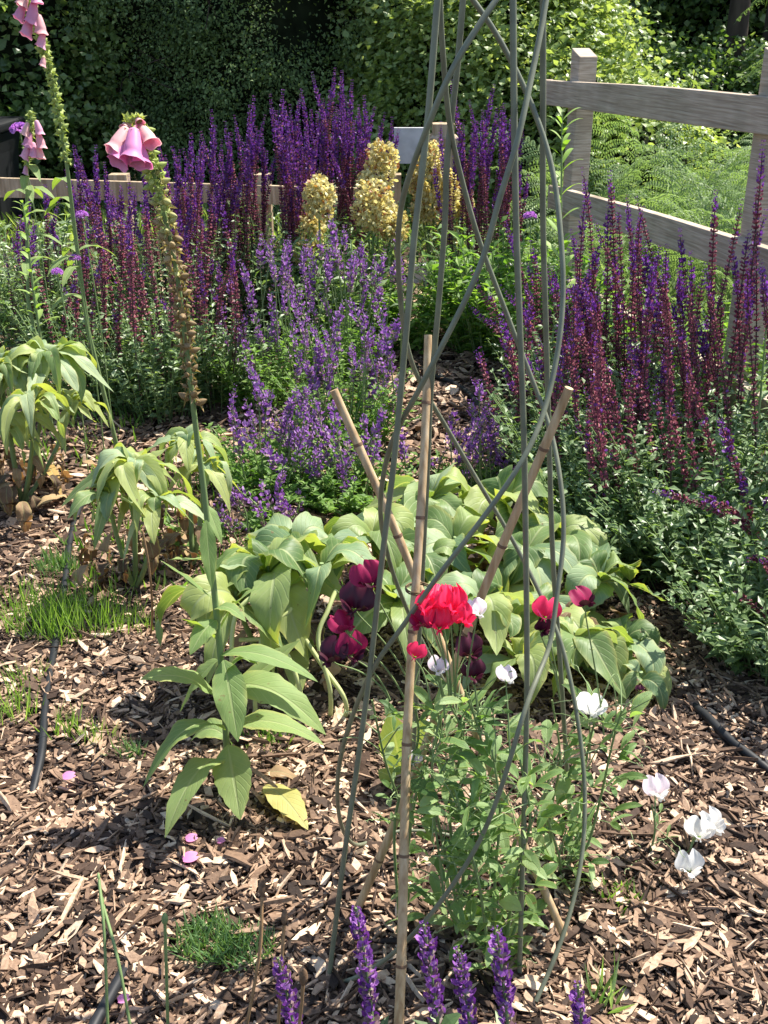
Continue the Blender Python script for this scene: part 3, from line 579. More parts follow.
# extra green skirts of the back clumps are their own foliage; lilac catmint-like clumps
GL = 'lilac flowered clumps'
lil = [
 ('lilac flowered clump just behind the cream heads, thin upright spikes', bx(335, 4.1), [(318, 230), (330, 215), (305, 245), (345, 225), (355, 250), (375, 255), (385, 250), (400, 225), (290, 235), (362, 240), (338, 250), (311, 262)], (.24, .24, 1700)),
 ('lilac flowered clump left of centre beside the spent foxglove', bx(255, 3.75), [(262, 235), (240, 260), (270, 250), (285, 280), (247, 300), (232, 275), (300, 285), (255, 330), (236, 320), (275, 310), (292, 320)], (.24, .26, 1900)),
 ('lilac flowered clump in the middle left of the bamboo canes', bx(345, 3.4), [(335, 320), (345, 300), (370, 360), (365, 310), (385, 300), (395, 320), (320, 340), (310, 320), (352, 345), (378, 335), (330, 365), (392, 352), (300, 350)], (.24, .24, 1800)),
 ('low lilac flowered clump spilling over the mulch by the spent foxglove', bx(262, 3.0), [(245, 360), (235, 385), (290, 400), (270, 390), (280, 415), (255, 415), (300, 405), (310, 385), (262, 440), (240, 430), (290, 440)], (.22, .17, 1700)),
 ('lilac flowered clump left of the leaning bamboo cane', bx(345, 2.9), [(330, 400), (345, 410), (365, 415), (322, 425), (385, 405), (310, 440), (350, 440), (372, 450), (300, 430), (338, 455)], (.22, .15, 1700)),
 ('small lilac flowered clump on the mulch right of the upright cane', bx(478, 3.0), [(480, 378), (470, 400), (495, 420), (455, 410), (488, 400), (465, 430), (500, 445), (448, 435), (476, 425)], (.16, .09, 600)),
 ('sparse lilac flowered shoots lowest on the bare mulch at left centre', bx(225, 2.65), [(225, 470), (238, 490), (250, 500), (285, 470), (232, 520), (262, 480), (300, 490)], (.18, .08, 700)),
]
for lb, b, tips, fol in lil:
    salvia('lilac_catmint', lb, GL, b, tips_to(b, tips+[(t[0]+rng.uniform(-18, 18), t[1]+rng.uniform(-4, 45)) for t in tips+tips[::2]], .16, .7, (0, .25)), 'lilac', fol, .03)
# nearest violet spikes at the bottom edge: separate shoots
near = [(278, 958, 'leftmost at the bottom edge'), (356, 908, 'in front of the left obelisk leg'), (424, 925, 'right of the upright bamboo cane'), (459, 950, 'between two others at the bottom centre'), (497, 930, 'just left of the right obelisk leg'), (578, 985, 'rightmost, barely above the bottom edge')]
for px, py, wh in near:
    T = at(px, py, .98+rng.uniform(-.03, .03)); b0 = V3(T[0]+.02, T[1]-.03, 0)
    r = root('violet_salvia', 'violet salvia spike '+wh, 'salvia', (b0[0], b0[1], 0), 'violet salvia spikes along the bottom edge')
    c = bez([b0, b0+V3(.01, 0, T[2]*.5), T+V3(.008, .01, -.08), T], 26)
    for _k in (0,):
        o = P(spike(c, .42, .45, .0175, None, .85, 1.0, 7, .0085), 'flower_spike', [M_lcalyx, M_near], r)
    gs = G(); tube(gs, c, np.linspace(.0028, .0014, 26), 6, 0, .4); P(gs, 'stem', M_grn_stem, r)
    g = G(); n = 24; tt = rng.integers(1, 11, n); a = rng.uniform(0, 6.28, n); scatter(g, LEAF, c[tt], np.stack([np.cos(a), np.sin(a), rng.uniform(0, .5, n)], -1), V3(0, 0, 1)+rdir(n)*.3, np.stack([np.full(n, .016), np.full(n, .04), np.full(n, .04)], -1)); P(g, 'foliage', M_salvia, r)

# ============================================================ CREAM FLOWER HEADS
def cream_head(g, c, wr, h, n):
    m = 11; cc = []
    for k in range(m):
        uu = (k+.5)/m; aa = k*2.4; rr0 = wr*.62*math.sin(pi*min(1, uu*.85+.12))**.7
        cc.append(V3(rr0*cos(aa), rr0*sin(aa), (uu-.5)*h))
    cc = np.array(cc)[rng.integers(0, m, n)]; d = rdir(n); r0 = wr*.42*rng.uniform(.75, 1.1, n)[:, None]
    scatter(g, CUP, c+cc+d*r0, d+V3(0, 0, .3)+rdir(n)*.4, rdir(n), np.stack([np.full(n, .017), np.full(n, .020), np.full(n, .016)], -1)*rng.uniform(.7, 1.2, (n, 1)), np.repeat((rng.random(n) < .07).astype(int), len(CUP[1]))); return
    u = rng.random(n); a = rng.uniform(0, 2*pi, n); prof = np.sin(pi*np.clip(u*.9+.07, 0, 1))**.6
    rr = wr*prof*rng.uniform(.55, 1.2, n); p = c+np.stack([rr*np.cos(a), rr*np.sin(a), (u-.5)*h], -1)
    o = np.stack([np.cos(a), np.sin(a), .5+0*a], -1)
    scatter(g, CUP, p, o+rdir(n)*.5, V3(0, 0, 1)+rdir(n)*.5, np.stack([np.full(n, .022), np.full(n, .024), np.full(n, .020)], -1)*rng.uniform(.7, 1.2, (n, 1)), np.repeat((rng.random(n) < .07).astype(int), len(CUP[1])))
for lb, bs, Yh, heads in [
   ('plant with two rounded creamy yellow heads left of the capped post', (372, 300), 4.75, [(382, 163, .075, .15), (373, 208, .095, .19), (394, 226, .06, .13), (366, 186, .040, .09)]),
   ('plant with cream flower heads among the salvias, furthest left of the three', (318, 300), 4.6, [(319, 198, .07, .14), (312, 232, .06, .15), (304, 255, .045, .11)]),
   ('tall cream and rust flowered plant in front of the capped post', (440, 300), 5.1, [(430, 162, .065, .14), (446, 190, .07, .16), (424, 205, .065, .15), (463, 205, .045, .14), (446, 236, .055, .15), (416, 182, .04, .10)])]:
    b0 = V3(at(bs[0], 250, Yh)[0], Yh, 0); r = root('spurge', lb, 'plant', tuple(b0), 'cream flowered spurges')
    for (px, py, wr, h) in heads:
        c = at(px, py, Yh+rng.uniform(-.08, .08)); g = G(); cream_head(g, c, wr*.85, h*.85, int(620*wr/.08)); o = P(g, 'flower_head', [M_cream, M_rust], r)
        g = G(); tube(g, bez([b0+rng.normal(0, .02, 3)*V3(1, 1, 0), (b0+c)/2+V3(0, 0, .05), c], 8), .005, 5); P(g, 'stem', M_grn_stem, r)
    g = G(); n = 500; p = b0+rng.normal(0, 1, (n, 3))*V3(.12, .10, 0)+np.stack([0*np.arange(n), 0*np.arange(n), rng.uniform(.03, .45, n)], -1)
    scatter(g, LEAF, p, rdir(n)+V3(0, 0, .3), V3(0, 0, 1)+rdir(n)*.5, np.stack([np.full(n, .012), np.full(n, .06), np.full(n, .05)], -1)); P(g, 'foliage', M_salvia, r)

# ============================================================ BIG LEAVES
def blade(g, pts, wd, fold=.25, wave=.06, tone=.5, mat=0, side=None, shape=.85, nu=8, nv=16, roll=0.0):
    c = bez(pts, nv); tg = nrm(np.gradient(c, axis=0)); up = V3(0, 0, 1) if side is None else side
    s = nrm(np.cross(tg, up)+1e-6); nn = np.cross(s, tg)
    if roll: s, nn = s*cos(roll)+nn*sin(roll), nn*cos(roll)-s*sin(roll)
    v = np.linspace(0, 1, nv); w_ = wd*.5*np.maximum(np.sin(pi*np.clip(v, 0, 1)**shape), 0)**.85; w_[0] = wd*.03; w_[-1] = wd*.004
    w_ = np.maximum(w_, wd*.025*(v < .12)); u = np.linspace(-1, 1, nu+1)
    ph = rng.uniform(0, 6.28); U, Vv = np.meshgrid(u, v)
    wob = wave*(np.sin(Vv*11+ph+U*1.3)*np.abs(U)+.7*np.sin(Vv*23+ph*2)*U**2*np.sign(U))*w_[:, None]
    edge = 1+.05*np.sin(v*45+ph)[:, None]*(abs(U) > .9)
    p = c[:, None]+s[:, None]*(U*w_[:, None]*edge)[..., None]+nn[:, None]*((fold*np.abs(U)-fold*.55*U**2)*w_[:, None]+wob)[..., None]
    m = nu+1; i = np.arange(nv-1)[:, None]*m; j = np.arange(nu)[None]
    g.add(p.reshape(-1, 3), np.stack([i+j, i+j+1, i+m+j+1, i+m+j], -1).reshape(-1, 4), mat, np.clip(tone+rng.normal(0, .02, p.shape[0]*p.shape[1]), 0, 1), np.stack([U, Vv], -1).reshape(-1, 2))
    return c
def whorl(r, crown, stemtop, n, L_, wd, el=(.0, .9), droop=.55, m=M_phlomis, az=None, tone=(.1, .95), petiole=.0):
    a0 = rng.uniform(0, 6.28)
    for k in range(n):
        a = a0+k*2.399 if az is None else az[k % len(az)]
        e = el[0]+(el[1]-el[0])*(k/(n-1) if n > 1 else 0)+rng.uniform(-.1, .1); l = L_*rng.uniform(.78, 1.12)*(1-.35*max(0, e-.5))
        h = V3(cos(a), sin(a), 0); g = G(); st = crown+V3(0, 0, -.05*L_*(1-e))
        p0 = st+h*petiole; 
        if petiole: tube(g, bez([st, st+h*petiole*.6+V3(0, 0, petiole*.3), p0], 5), .003, 5, 1)
        dr = droop*rng.uniform(.8, 1.25)
        p1 = p0+h*l*.35*cos(e)+V3(0, 0, l*(.20+.45*sin(e))); p2 = p0+h*l*.75*cos(e*.8)+V3(0, 0, l*(.15+.5*sin(e)-dr*.5)); p3 = p0+h*l*.9*cos(e*.7)+V3(0, 0, l*(.30*sin(e)-dr))
        p1 = p1+rng.normal(0, .10, 3)*l; p2 = p2+rng.normal(0, .13, 3)*l; p3 = p3+rng.normal(0, .15, 3)*l; blade(g, [p0, p1, p2, p3], wd*rng.uniform(.65, 1.25), rng.uniform(.15, .5), .17, rng.uniform(*tone), roll=rng.uniform(-.7, .7)); P(g, 'leaf', [m if rng.random() < .62 else M_felt, M_grn_stem], r, True)
def shrublet(label, base, crowns, dead=14, group='drooping broad-leaved plants', L_=.17, wd=.05, n=16, droop=.75, el=(-.15, 1.1), cat='plant', name='broadleaf_plant', deadr=.12, tn=(.1, .95)):
    r = root(name, label, cat, (base[0], base[1], 0), group); b0 = V3(base[0], base[1], 0)
    for (cr, sc, k) in crowns:
        g = G(); mid = b0*.4+cr*.6; tube(g, bez([b0, V3(b0[0]*.5+cr[0]*.5, b0[1]*.5+cr[1]*.5, cr[2]*.3), cr-V3(0, 0, .03), cr+V3(0, 0, .02)], 12), np.linspace(.007, .0045, 12), 7, 0, .8); P(g, 'stem', M_grn_stem, r, True)
        whorl(r, cr, b0, k, L_*sc, wd*sc, el, droop, tone=tn)
    for k in range(dead):
        a = rng.uniform(0, 6.28); p = b0+V3(cos(a), sin(a), 0)*rng.uniform(.01, deadr)+V3(0, 0, rng.uniform(.03, .17)); l = rng.uniform(.06, .11)
        g = G(); h = V3(cos(a), sin(a), 0); blade(g, [p, p+h*l*.4+V3(0, 0, .01), p+h*l*.5+V3(0, 0, -l*.5), p+h*l*.25+V3(0, 0, -l*.9)], l*.4, .5, .35, rng.uniform(0, .9)); P(g, 'dead_leaf', M_dead, r, True)
    return r
shrublet('light green plant with drooping leaves at the left edge, dead leaves below', gnd(22, 505), [(at(46, 362, 2.95), 1.15, 26), (at(0, 372, 2.9), 1.1, 22), (at(8, 430, 2.85), .95, 14), (at(72, 405, 3.0), .85, 13), (at(34, 405, 2.8), .9, 14)], 40, L_=.15, wd=.042, deadr=.2, droop=.62, el=(.1, 1.2), tn=(.45, 1.05))
shrublet('drooping light green plant on the mulch left of the spent foxglove stem', gnd(135, 590), [(at(132, 470, 2.35), 1.15, 26), (at(108, 500, 2.3), .95, 13), (at(158, 505, 2.3), .95, 13)], 24, L_=.125, wd=.037, n=16, droop=.62, el=(.1, 1.2), tn=(.45, 1.05))
shrublet('smaller drooping plant half behind the spent foxglove stem', gnd(192, 570), [(at(188, 448, 2.55), 1.05, 18), (at(204, 470, 2.5), .85, 9)], 8, L_=.125, wd=.038, droop=.6, el=(.1, 1.2), tn=(.45, 1.05))
# large central mass of broad leaves: several plants
big = 'big broad-leaved plants in the centre'
shrublet('big grey-green leafy plant left of the obelisk with thick pale stems', (-.22, 1.98), [(at(268, 572, 1.95), 1.15, 12), (at(236, 600, 1.9), 1.0, 8), (at(322, 572, 1.95), 1.1, 8), (at(300, 548, 2.1), 1.0, 9), (at(290, 650, 1.9), .7, 4)], 12, big, .175, .068, droop=.5, el=(-.1, 1.0))
LEFTBIG = [o for o in bpy.data.objects if o.name.startswith('broadleaf_plant') and o.get('label', '').startswith('big grey-green')][0]
for pts in ([(232, 668), (236, 615), (262, 592), (276, 600)], [(255, 700), (262, 640), (290, 610), (300, 600)], [(345, 700), (322, 665), (300, 630), (288, 600)], [(330, 690), (318, 640), (328, 610), (336, 590)], [(300, 690), (285, 650), (270, 640), (240, 640)]):
    g = G(); cc = [at(px, py, 1.80+.03*k) for k, (px, py) in enumerate(pts)]; tube(g, catmull([V3(cc[0][0]*.96-.22*.04, cc[0][1]+.04, -.02)]+cc, 7), .0046, 8, 0, .95); P(g, 'stem', M_palestem, LEFTBIG, True)
shrublet('big leafy plant behind the crossing of the bamboo canes', (.02, 2.3), [(at(372, 540, 2.2), 1.1, 11), (at(430, 500, 2.4), 1.1, 12), (at(395, 600, 2.0), 1.0, 9), (at(455, 545, 2.2), 1.0, 9), (at(425, 560, 2.15), .9, 7)], 26, big, .165, .070, droop=.45, el=(-.1, 1.0))
shrublet('big leafy plant behind the right legs of the obelisk', (.27, 2.35), [(at(500, 505, 2.4), 1.1, 13), (at(520, 560, 2.2), 1.1, 10), (at(560, 540, 2.3), 1.05, 11), (at(480, 600, 2.0), .95, 9), (at(545, 610, 2.05), .95, 9)], 26, big, .165, .070, droop=.45, el=(-.1, 1.0))
shrublet('big leafy plant right of the obelisk below the salvia foliage', (.42, 2.05), [(at(600, 580, 2.15), 1.0, 11), (at(575, 640, 1.95), .95, 11), (at(625, 640, 2.0), .8, 9), (at(520, 660, 1.9), .9, 8), (at(640, 680, 1.9), .65, 7)], 14, big, .145, .066, droop=.45, el=(-.1, 1.0))

# main foxglove: seed pods brown, one bunch of pink bells at the top
def pod_mesh(nm):
    g = G(); nu, nv = 8, 7; u = np.arange(nu)*2*pi/nu; v = np.linspace(0, 1, nv)
    rr = .0046*np.sin(pi*np.clip(v*.88+.1, 0, 1))**.8*(1-.25*v); U, Vv = np.meshgrid(u, v)
    p = np.stack([rr[:, None]*np.cos(U), .015*Vv+0*U, rr[:, None]*np.sin(U)], -1)
    i = np.arange(nv-1)[:, None]*nu; j = np.arange(nu)[None]
    g.add(p.reshape(-1, 3), np.stack([i+j, i+(j+1) % nu, i+nu+(j+1) % nu, i+nu+j], -1).reshape(-1, 4), 0, .5)
    th = np.arange(5)*2*pi/5+rng.uniform(0, 1); d = np.stack([np.cos(th), np.full(5, .7)+rng.uniform(-.3, .5, 5), np.sin(th)], -1)
    scatter(g, LEAF, np.zeros((5, 3)), d, d*V3(-1, .3, -1)+V3(0, 1, 0), np.stack([rng.uniform(.004, .008, 5), rng.uniform(.009, .016, 5), np.full(5, .03)], -1), 0, .6)
    return g
def bell(g, base, d, L_, R_, mats=(0, 1), tone=.5):
    """foxglove bell: tube flaring to a lobed lip; mats index outside, throat"""
    d = nrm(d); a = nrm(np.cross(d, V3(.3, 1, .2))); b = np.cross(d, a); nu, nv = 20, 16
    v = np.linspace(0, 1, nv); prof = R_*(.34+.52*np.clip(v*1.5, 0, 1)**.7*(1-.10*v)+.9*np.clip(v-.80, 0, 1)**1.2*2.2)
    prof[0] = R_*.12; U, Vv = np.meshgrid(np.arange(nu)*2*pi/nu, v)
    lob = 1+.10*np.cos(U*5+.4)*np.clip(Vv-.75, 0, 1)*4*.7
    ln = Vv*L_*(1+.10*np.cos(U)*Vv)+.05*L_*np.cos(U*5+.4)*np.clip(Vv-.8, 0, 1)*5*.6
    rr = prof[:, None]*lob
    p = base+d*ln[..., None]+a*(rr*np.cos(U))[..., None]+b*(rr*np.sin(U))[..., None]
    i = np.arange(nv-1)[:, None]*nu; j = np.arange(nu)[None]; f = np.stack([i+j, i+(j+1) % nu, i+nu+(j+1) % nu, i+nu+j], -1).reshape(-1, 4)
    g.add(p.reshape(-1, 3), f, mats[0], np.clip(.15+.6*Vv.ravel()*0+tone*.7+.0*U.ravel(), 0, 1))
    q = base+d*(ln*.985)[..., None]+a*(rr*.95*np.cos(U))[..., None]+b*(rr*.95*np.sin(U))[..., None]
    g.add(q.reshape(-1, 3), f[:, ::-1], mats[1], .5)
def calyx_cap(g, base, d, s, mat=0):
    th = np.arange(5)*2*pi/5; a = nrm(np.cross(d, V3(.3, 1, .2))); b = np.cross(nrm(d), a)
    o = np.cos(th)[:, None]*a+np.sin(th)[:, None]*b
    scatter(g, LEAF, np.repeat((base-d*.003)[None], 5, 0), o*.75+d, -o, np.stack([np.full(5, s*.6), np.full(5, s), np.full(5, s)], -1), mat, .75)
fx = [(228, 785, 1.62), (224, 700, 1.62), (215, 600, 1.63), (205, 500, 1.64), (196, 430, 1.64), (186, 345, 1.63), (176, 270, 1.62), (162, 205, 1.61), (150, 160, 1.60), (139, 122, 1.59)]
FXC = catmull([at(*q) for q in fx], 8); FXC[0][2] = 0
b0 = FXC[0]
rfx = root('foxglove', 'nearest foxglove, pink bells only at the tip above brown seed pods', 'foxglove', tuple(b0), 'foxgloves')
g = G(); tube(g, FXC, np.linspace(.0062, .0024, len(FXC)), 9, 0, .55); P(g, 'stem', M_grn_stem, rfx, True)
pods = []
for k, tb in enumerate((.05, .28, .55, .85)):
    gg = pod_mesh('p'); gg.t = [np.full(len(t), tb) for t in gg.t]; pods.append(gg.mesh('seed_pod', M_pod, True))
pyf = np.linspace(0, 1, len(FXC))
def on_curve(cv, t):
    i = t*(len(cv)-1); k = min(int(i), len(cv)-2); return cv[k]*(1-(i-k))+cv[k+1]*(i-k), nrm(cv[k+1]-cv[k])
from mathutils import Matrix
def put(me, name, r, pos, yd, s, up=V3(0, 0, 1)):
    y = nrm(yd); x = nrm(np.cross(y, up)); z = np.cross(x, y); o = link(name, me)
    M = Matrix(((x[0]*s, y[0]*s, z[0]*s, pos[0]), (x[1]*s, y[1]*s, z[1]*s, pos[1]), (x[2]*s, y[2]*s, z[2]*s, pos[2]), (0, 0, 0, 1)))
    o.parent = r; o.matrix_basis = r.matrix_basis.inverted() @ M; return o
npd = 98
for k in range(npd):
    t = .48+.50*(k/npd); p, tg = on_curve(FXC, t); a = k*2.4+rng.uniform(-.3, .3); h = V3(cos(a), sin(a), 0)
    col = min(3, int(np.clip((k/npd-.27)*8+rng.normal(0, .8), 0, 3))); s = (1.18-.22*k/npd)*rng.uniform(.65, 1.25)
    put(pods[col], 'seed_pod', rfx, p+h*.005, h+tg*rng.uniform(-.1, 1.0)+rdir(1)[0]*.35, s, tg)
def bells(r, cv, specs, Yoff=0, L_=.046, R_=.0150):
    for (px, py, dpx, dpy, Y, m, s) in specs:
        p = at(px, py, Y); q = at(px+dpx, py+dpy, Y-.030); d = nrm(q-p); g = G(); bell(g, p, d, L_*s, R_*s, (0, 1), rng.uniform(.2, .9)); calyx_cap(g, p, d, .014, 2)
        o = P(g, 'flower_bell', [m, M_pkin, M_pod], r, True)
        o['label'] = 'pale pink closed bell' if m is M_pkpale else 'bright pink open bell'
bells(rfx, FXC, [(127, 127, -15, 30, 1.58, M_pkpale, .95), (134, 128, -1, 34, 1.565, M_pk, 1.05), (141, 126, 13, 22, 1.58, M_pkpale, .80), (136, 138, 6, 30, 1.57, M_pk, .95),
                 (128, 138, -10, 25, 1.575, M_pk, .95), (136, 126, 4, 30, 1.61, M_pk, .85), (130, 120, -8, 14, 1.60, M_pkpale, .5), (137, 118, 6, 10, 1.59, M_pkpale, .42)])
g = G()
for k in range(9):
    p = at(133+rng.uniform(-8, 9), 119+rng.uniform(-3, 6), 1.585); calyx_cap(g, p, nrm(V3(rng.normal(), rng.normal(), .8)), .012)
P(g, 'buds', M_pod, rfx)
# leaves of the main foxglove: (base px, tip px, mid lift, width)
lv = [((222, 700), (140, 680), -25, .042, 1.60, 1.55), ((225, 730), (143, 788), -50, .046, 1.58, 1.50), ((224, 760), (165, 838), -40, .050, 1.56, 1.42), ((228, 745), (240, 820), -8, .050, 1.55, 1.46),
      ((226, 690), (326, 735), -38, .052, 1.60, 1.56), ((226, 730), (324, 745), -30, .038, 1.62, 1.60), ((224, 660), (238, 742), -6, .042, 1.57, 1.50), ((220, 655), (318, 682), -22, .030, 1.60, 1.58),
      ((216, 620), (190, 655), -8, .030, 1.60, 1.56), ((214, 600), (160, 560), 8, .022, 1.62, 1.64), ((216, 640), (262, 588), -22, .030, 1.64, 1.66), ((222, 690), (258, 665), -32, .045, 1.58, 1.60),
      ((206, 520), (212, 590), -4, .020, 1.60, 1.57), ((218, 660), (180, 712), -12, .035, 1.64, 1.66), ((210, 560), (168, 560), 6, .024, 1.63, 1.60), ((211, 575), (240, 548), -8, .022, 1.63, 1.66), ((206, 505), (222, 545), -6, .016, 1.64, 1.62), ((217, 640), (178, 618), -6, .030, 1.62, 1.58), ((214, 610), (246, 622), -14, .026, 1.62, 1.60), ((228, 740), (190, 742), -25, .035, 1.66, 1.72), ((226, 700), (300, 640), 10, .036, 1.64, 1.68)]
for (bp, tp, lift, wd, Y0, Y1) in lv:
    p0 = at(*bp, Y0+.02); p3 = at(*tp, Y1); mid = (p0+p3)/2; up = V3(0, 0, abs(lift)/1100*1.9)
    p1 = p0*.7+p3*.3+up*(.9 if lift < 0 else .1); p2 = p0*.35+p3*.65+up*(.8 if lift < 0 else .2)
    g = G(); blade(g, [p0, p1, p2, p3], wd*1.35, .25, .10, rng.uniform(.3, .75), roll=rng.uniform(-.3, .3)); P(g, 'leaf', M_foxleaf, rfx, True)
# tall pale foxglove top left
def foxglove2(label, pts, bellz, podrange, base, Ls=.045):
    cv = catmull([at(*q) for q in pts], 8); b0 = V3(cv[0][0]+base, cv[0][1]+.02, 0); cv = np.vstack([bez([b0, (b0+cv[0])/2, cv[0]], 5)[:-1], cv])
    r = root('foxglove', label, 'foxglove', tuple(b0), 'foxgloves')
    g = G(); tube(g, cv, np.linspace(.007, .003, len(cv)), 8, 0, .7); P(g, 'stem', M_grn_stem, r, True)
    n, t0, t1 = podrange
    for k in range(n):
        t = t0+(t1-t0)*k/n; p, tg = on_curve(cv, t); a = k*2.4; h = V3(cos(a), sin(a), 0); put(pods[3], 'seed_pod', r, p, h+tg*.55, rng.uniform(1.2, 1.7), tg)
    n2 = 10
    for k in range(n2):
        p, tg = on_curve(cv, rng.uniform(.12, max(.2, t0))); a = rng.uniform(0, 6.28); h = V3(cos(a), sin(a), 0); g = G(); blade(g, [p, p+h*.04+V3(0, 0, .03), p+h*.09, p+h*.12-V3(0, 0, .03)], .03, .3, .1, .5, nu=4, nv=8); P(g, 'leaf', M_foxleaf, r, True)
    for k, (px, py, dx, dy, s) in enumerate(bellz):
        Y = pts[-1][2]; p = at(px, py, Y-.01*(k % 2)); q = at(px+dx, py+dy, Y-.02); g = G(); bell(g, p, nrm(q-p), Ls*s, .016*s, (0, 1), rng.random()); calyx_cap(g, p, nrm(q-p), .012, 2); P(g, 'flower_bell', [M_pkpale if k % 3 == 0 else M_fp, M_pkin, M_pod], r, True)
M_fp = petal('foxglove_soft_pink', (.66, .30, .48), (.80, .52, .62))
foxglove2('tall leaning foxglove at the top left with pale pink bells', [(88, 330, 3.25), (76, 240, 3.2), (66, 160, 3.15), (54, 90, 3.1), (42, 45, 3.05), (28, 2, 3.0), (14, -35, 2.95)],
    [(26, -12, -6, 24, 1), (34, 2, -3, 25, 1.1), (24, 4, -8, 20, .9), (38, 14, 4, 24, 1), (30, 18, -5, 22, 1), (43, 32, -3, 18, .8), (18, -20, -4, 20, .8), (32, -14, 6, 20, .9), (12, -30, -6, 14, .7), (44, 56, -2, 14, .55)], (60, .38, .90), .05)
foxglove2('short foxglove with faded pink bells at the left edge above the low rail', [(28, 300, 3.7), (27, 230, 3.7), (27, 180, 3.68), (30, 140, 3.66), (32, 108, 3.65)],
    [(28, 122, -5, 20, .9), (36, 120, 6, 20, .9), (30, 132, -4, 20, 1), (38, 132, 5, 20, 1), (33, 142, 1, 20, 1), (28, 145, -5, 18, .9), (38, 145, 4, 18, .9), (26, 165, -1, 14, .6)], (16, .62, .98), .02, .048)
# verbena
M_verb = petal('verbena_petal', (.35, .12, .5), (.55, .28, .68))
for px, py, Y, s, lb in [(20, 131, 3.9, .032, 'purple verbena tuft beside the short faded foxglove'), (82, 216, 3.3, .018, 'small purple verbena head highest of the three at left'), (75, 259, 3.2, .016, 'small purple verbena head in the middle of the three at left'), (57, 273, 3.1, .016, 'small purple verbena head lowest of the three at left'), (530, 217, 4.2, .024, 'mauve verbena head seen between the right obelisk rods')]:
    c = at(px, py, Y); r = root('verbena', lb, 'flower', (c[0]+.02, Y, 0), 'verbena heads')
    g = G(); n = 110; d = rdir(n); d[:, 2] = abs(d[:, 2])*.7; scatter(g, CUP, c+d*s*.7, d, rdir(n), .012*s/.03); P(g, 'flower_head', M_verb, r)
    g = G(); tube(g, bez([V3(c[0]+.02, Y, 0), V3(c[0]+.03, Y, c[2]*.5), c], 10), .002, 5); P(g, 'stem', M_grn_stem, r)

# leafy upright stem at the left fence post
def leafy_stem(label, pts, n, L_, wd, m, el=.6, name='lily_stem', cat='plant', t0=.1):
    cv = catmull([at(*q) for q in pts], 6); b0 = V3(cv[0][0], cv[0][1], 0); cv = np.vstack([[b0], cv])
    r = root(name, label, cat, tuple(b0)); g = G(); tube(g, cv, np.linspace(.005, .002, len(cv)), 6, 0, .7); P(g, 'stem', M_grn_stem, r, True)
    for k in range(n):
        t = t0+(.99-t0)*k/n; p, tg = on_curve(cv, t); a = k*pi/2+(k//2)*.8; h = V3(cos(a), sin(a), 0); l = L_*(1.1-.6*t)*rng.uniform(.8, 1.2)
        g = G(); blade(g, [p, p+h*l*.4+V3(0, 0, l*el*.6), p+h*l*.8+V3(0, 0, l*el*.8), p+h*l+V3(0, 0, l*el*.7)], wd*l/L_, .3, .05, rng.uniform(.5, .95), nu=4, nv=8); P(g, 'leaf', m, r, True)
leafy_stem('bright green leafy stem standing in front of the left fence post', [(562, 400, 3.9), (563, 300, 3.9), (561, 220, 3.9), (562, 150, 3.9), (562, 112, 3.9)], 34, .11, .028, M_grass, .8)
leafy_stem('yellow-green leafy stalk at the left edge above the drooping plant', [(40, 335, 3.4), (32, 280, 3.4), (26, 225, 3.4), (22, 200, 3.4)], 26, .06, .02, M_grass, .6, 'leafy_stalk')
leafy_stem('dark-stemmed tall leafy shoot at the right edge below the fence', [(752, 500, 2.7), (757, 430, 2.7), (762, 380, 2.7), (766, 330, 2.7)], 14, .05, .018, M_salvia, .5, 'leafy_stalk')
# strappy leaf clump far left
r = root('strappy_clump', 'clump of strappy green leaves behind the left drooping plant', 'plant', tuple(gnd(50, 340)))
for k in range(46):
    a = rng.uniform(0, 6.28); b0 = gnd(50, 345)+rng.normal(0, .06, 3)*V3(1, 1, 0); l = rng.uniform(.16, .30); h = V3(cos(a), sin(a), 0)
    g = G(); blade(g, [b0, b0+h*l*.2+V3(0, 0, l*.7), b0+h*l*.6+V3(0, 0, l*.9), b0+h*l+V3(0, 0, l*.5)], .022, .3, .05, rng.uniform(.2, .9), nu=4, nv=9); P(g, 'leaf', M_nepeta, r, True)
# soft bushy greens filling far left and behind obelisk (own plants)
def bushy(label, px, Y, rad, h, n, m, leaf=.04, name='leafy_plant', z=.0):
    x = at(px, 300, Y)[0]; r = root(name, label, 'plant', (x, Y, 0)); g = G(); ns = n//24
    for s in range(ns):
        a = rng.uniform(0, 2*pi); rr = rad*math.sqrt(rng.random()); b0 = V3(x+rr*.6*cos(a), Y+rr*.6*sin(a), 0); hh = h*rng.uniform(.5, 1.1); tp = V3(x+rr*cos(a)*1.1, Y+rr*sin(a)*1.1, hh)
        c = bez([b0, b0*.6+tp*.4+V3(0, 0, hh*.2), tp], 13); tube(g, c, .002, 3, 1, .5, False); tt = np.repeat(np.arange(1, 13), 2); k = len(tt); th = rng.uniform(0, 6.28, k)
        sz = leaf*rng.uniform(.6, 1.3, k); scatter(g, LEAF, c[tt], np.stack([np.cos(th), np.sin(th), rng.uniform(0, .9, k)], -1), V3(0, 0, 1)+rdir(k)*.5, np.stack([sz*.38, sz, sz], -1))
    P(g, 'foliage', [m, M_grn_stem], r); return r
bushy('grey-green lavender-like mound at the left edge behind the strappy clump', 8, 4.9, .32, .42, 2200, M_salvia, .05)
bushy('green leafy mound behind the obelisk, right of the pale mulch', 500, 4.4, .30, .46, 2400, M_nepeta, .055)
bushy('green leafy mound between the obelisk and the left fence post', 560, 4.1, .28, .44, 2000, M_nepeta, .055)
bushy('green leafy mound at the foot of the fence behind the right salvias', 690, 3.5, .32, .38, 2400, M_nepeta, .05)
bushy('dark green leafy mound below the tallest salvias', 330, 4.6, .32, .38, 2200, M_salvia, .05)
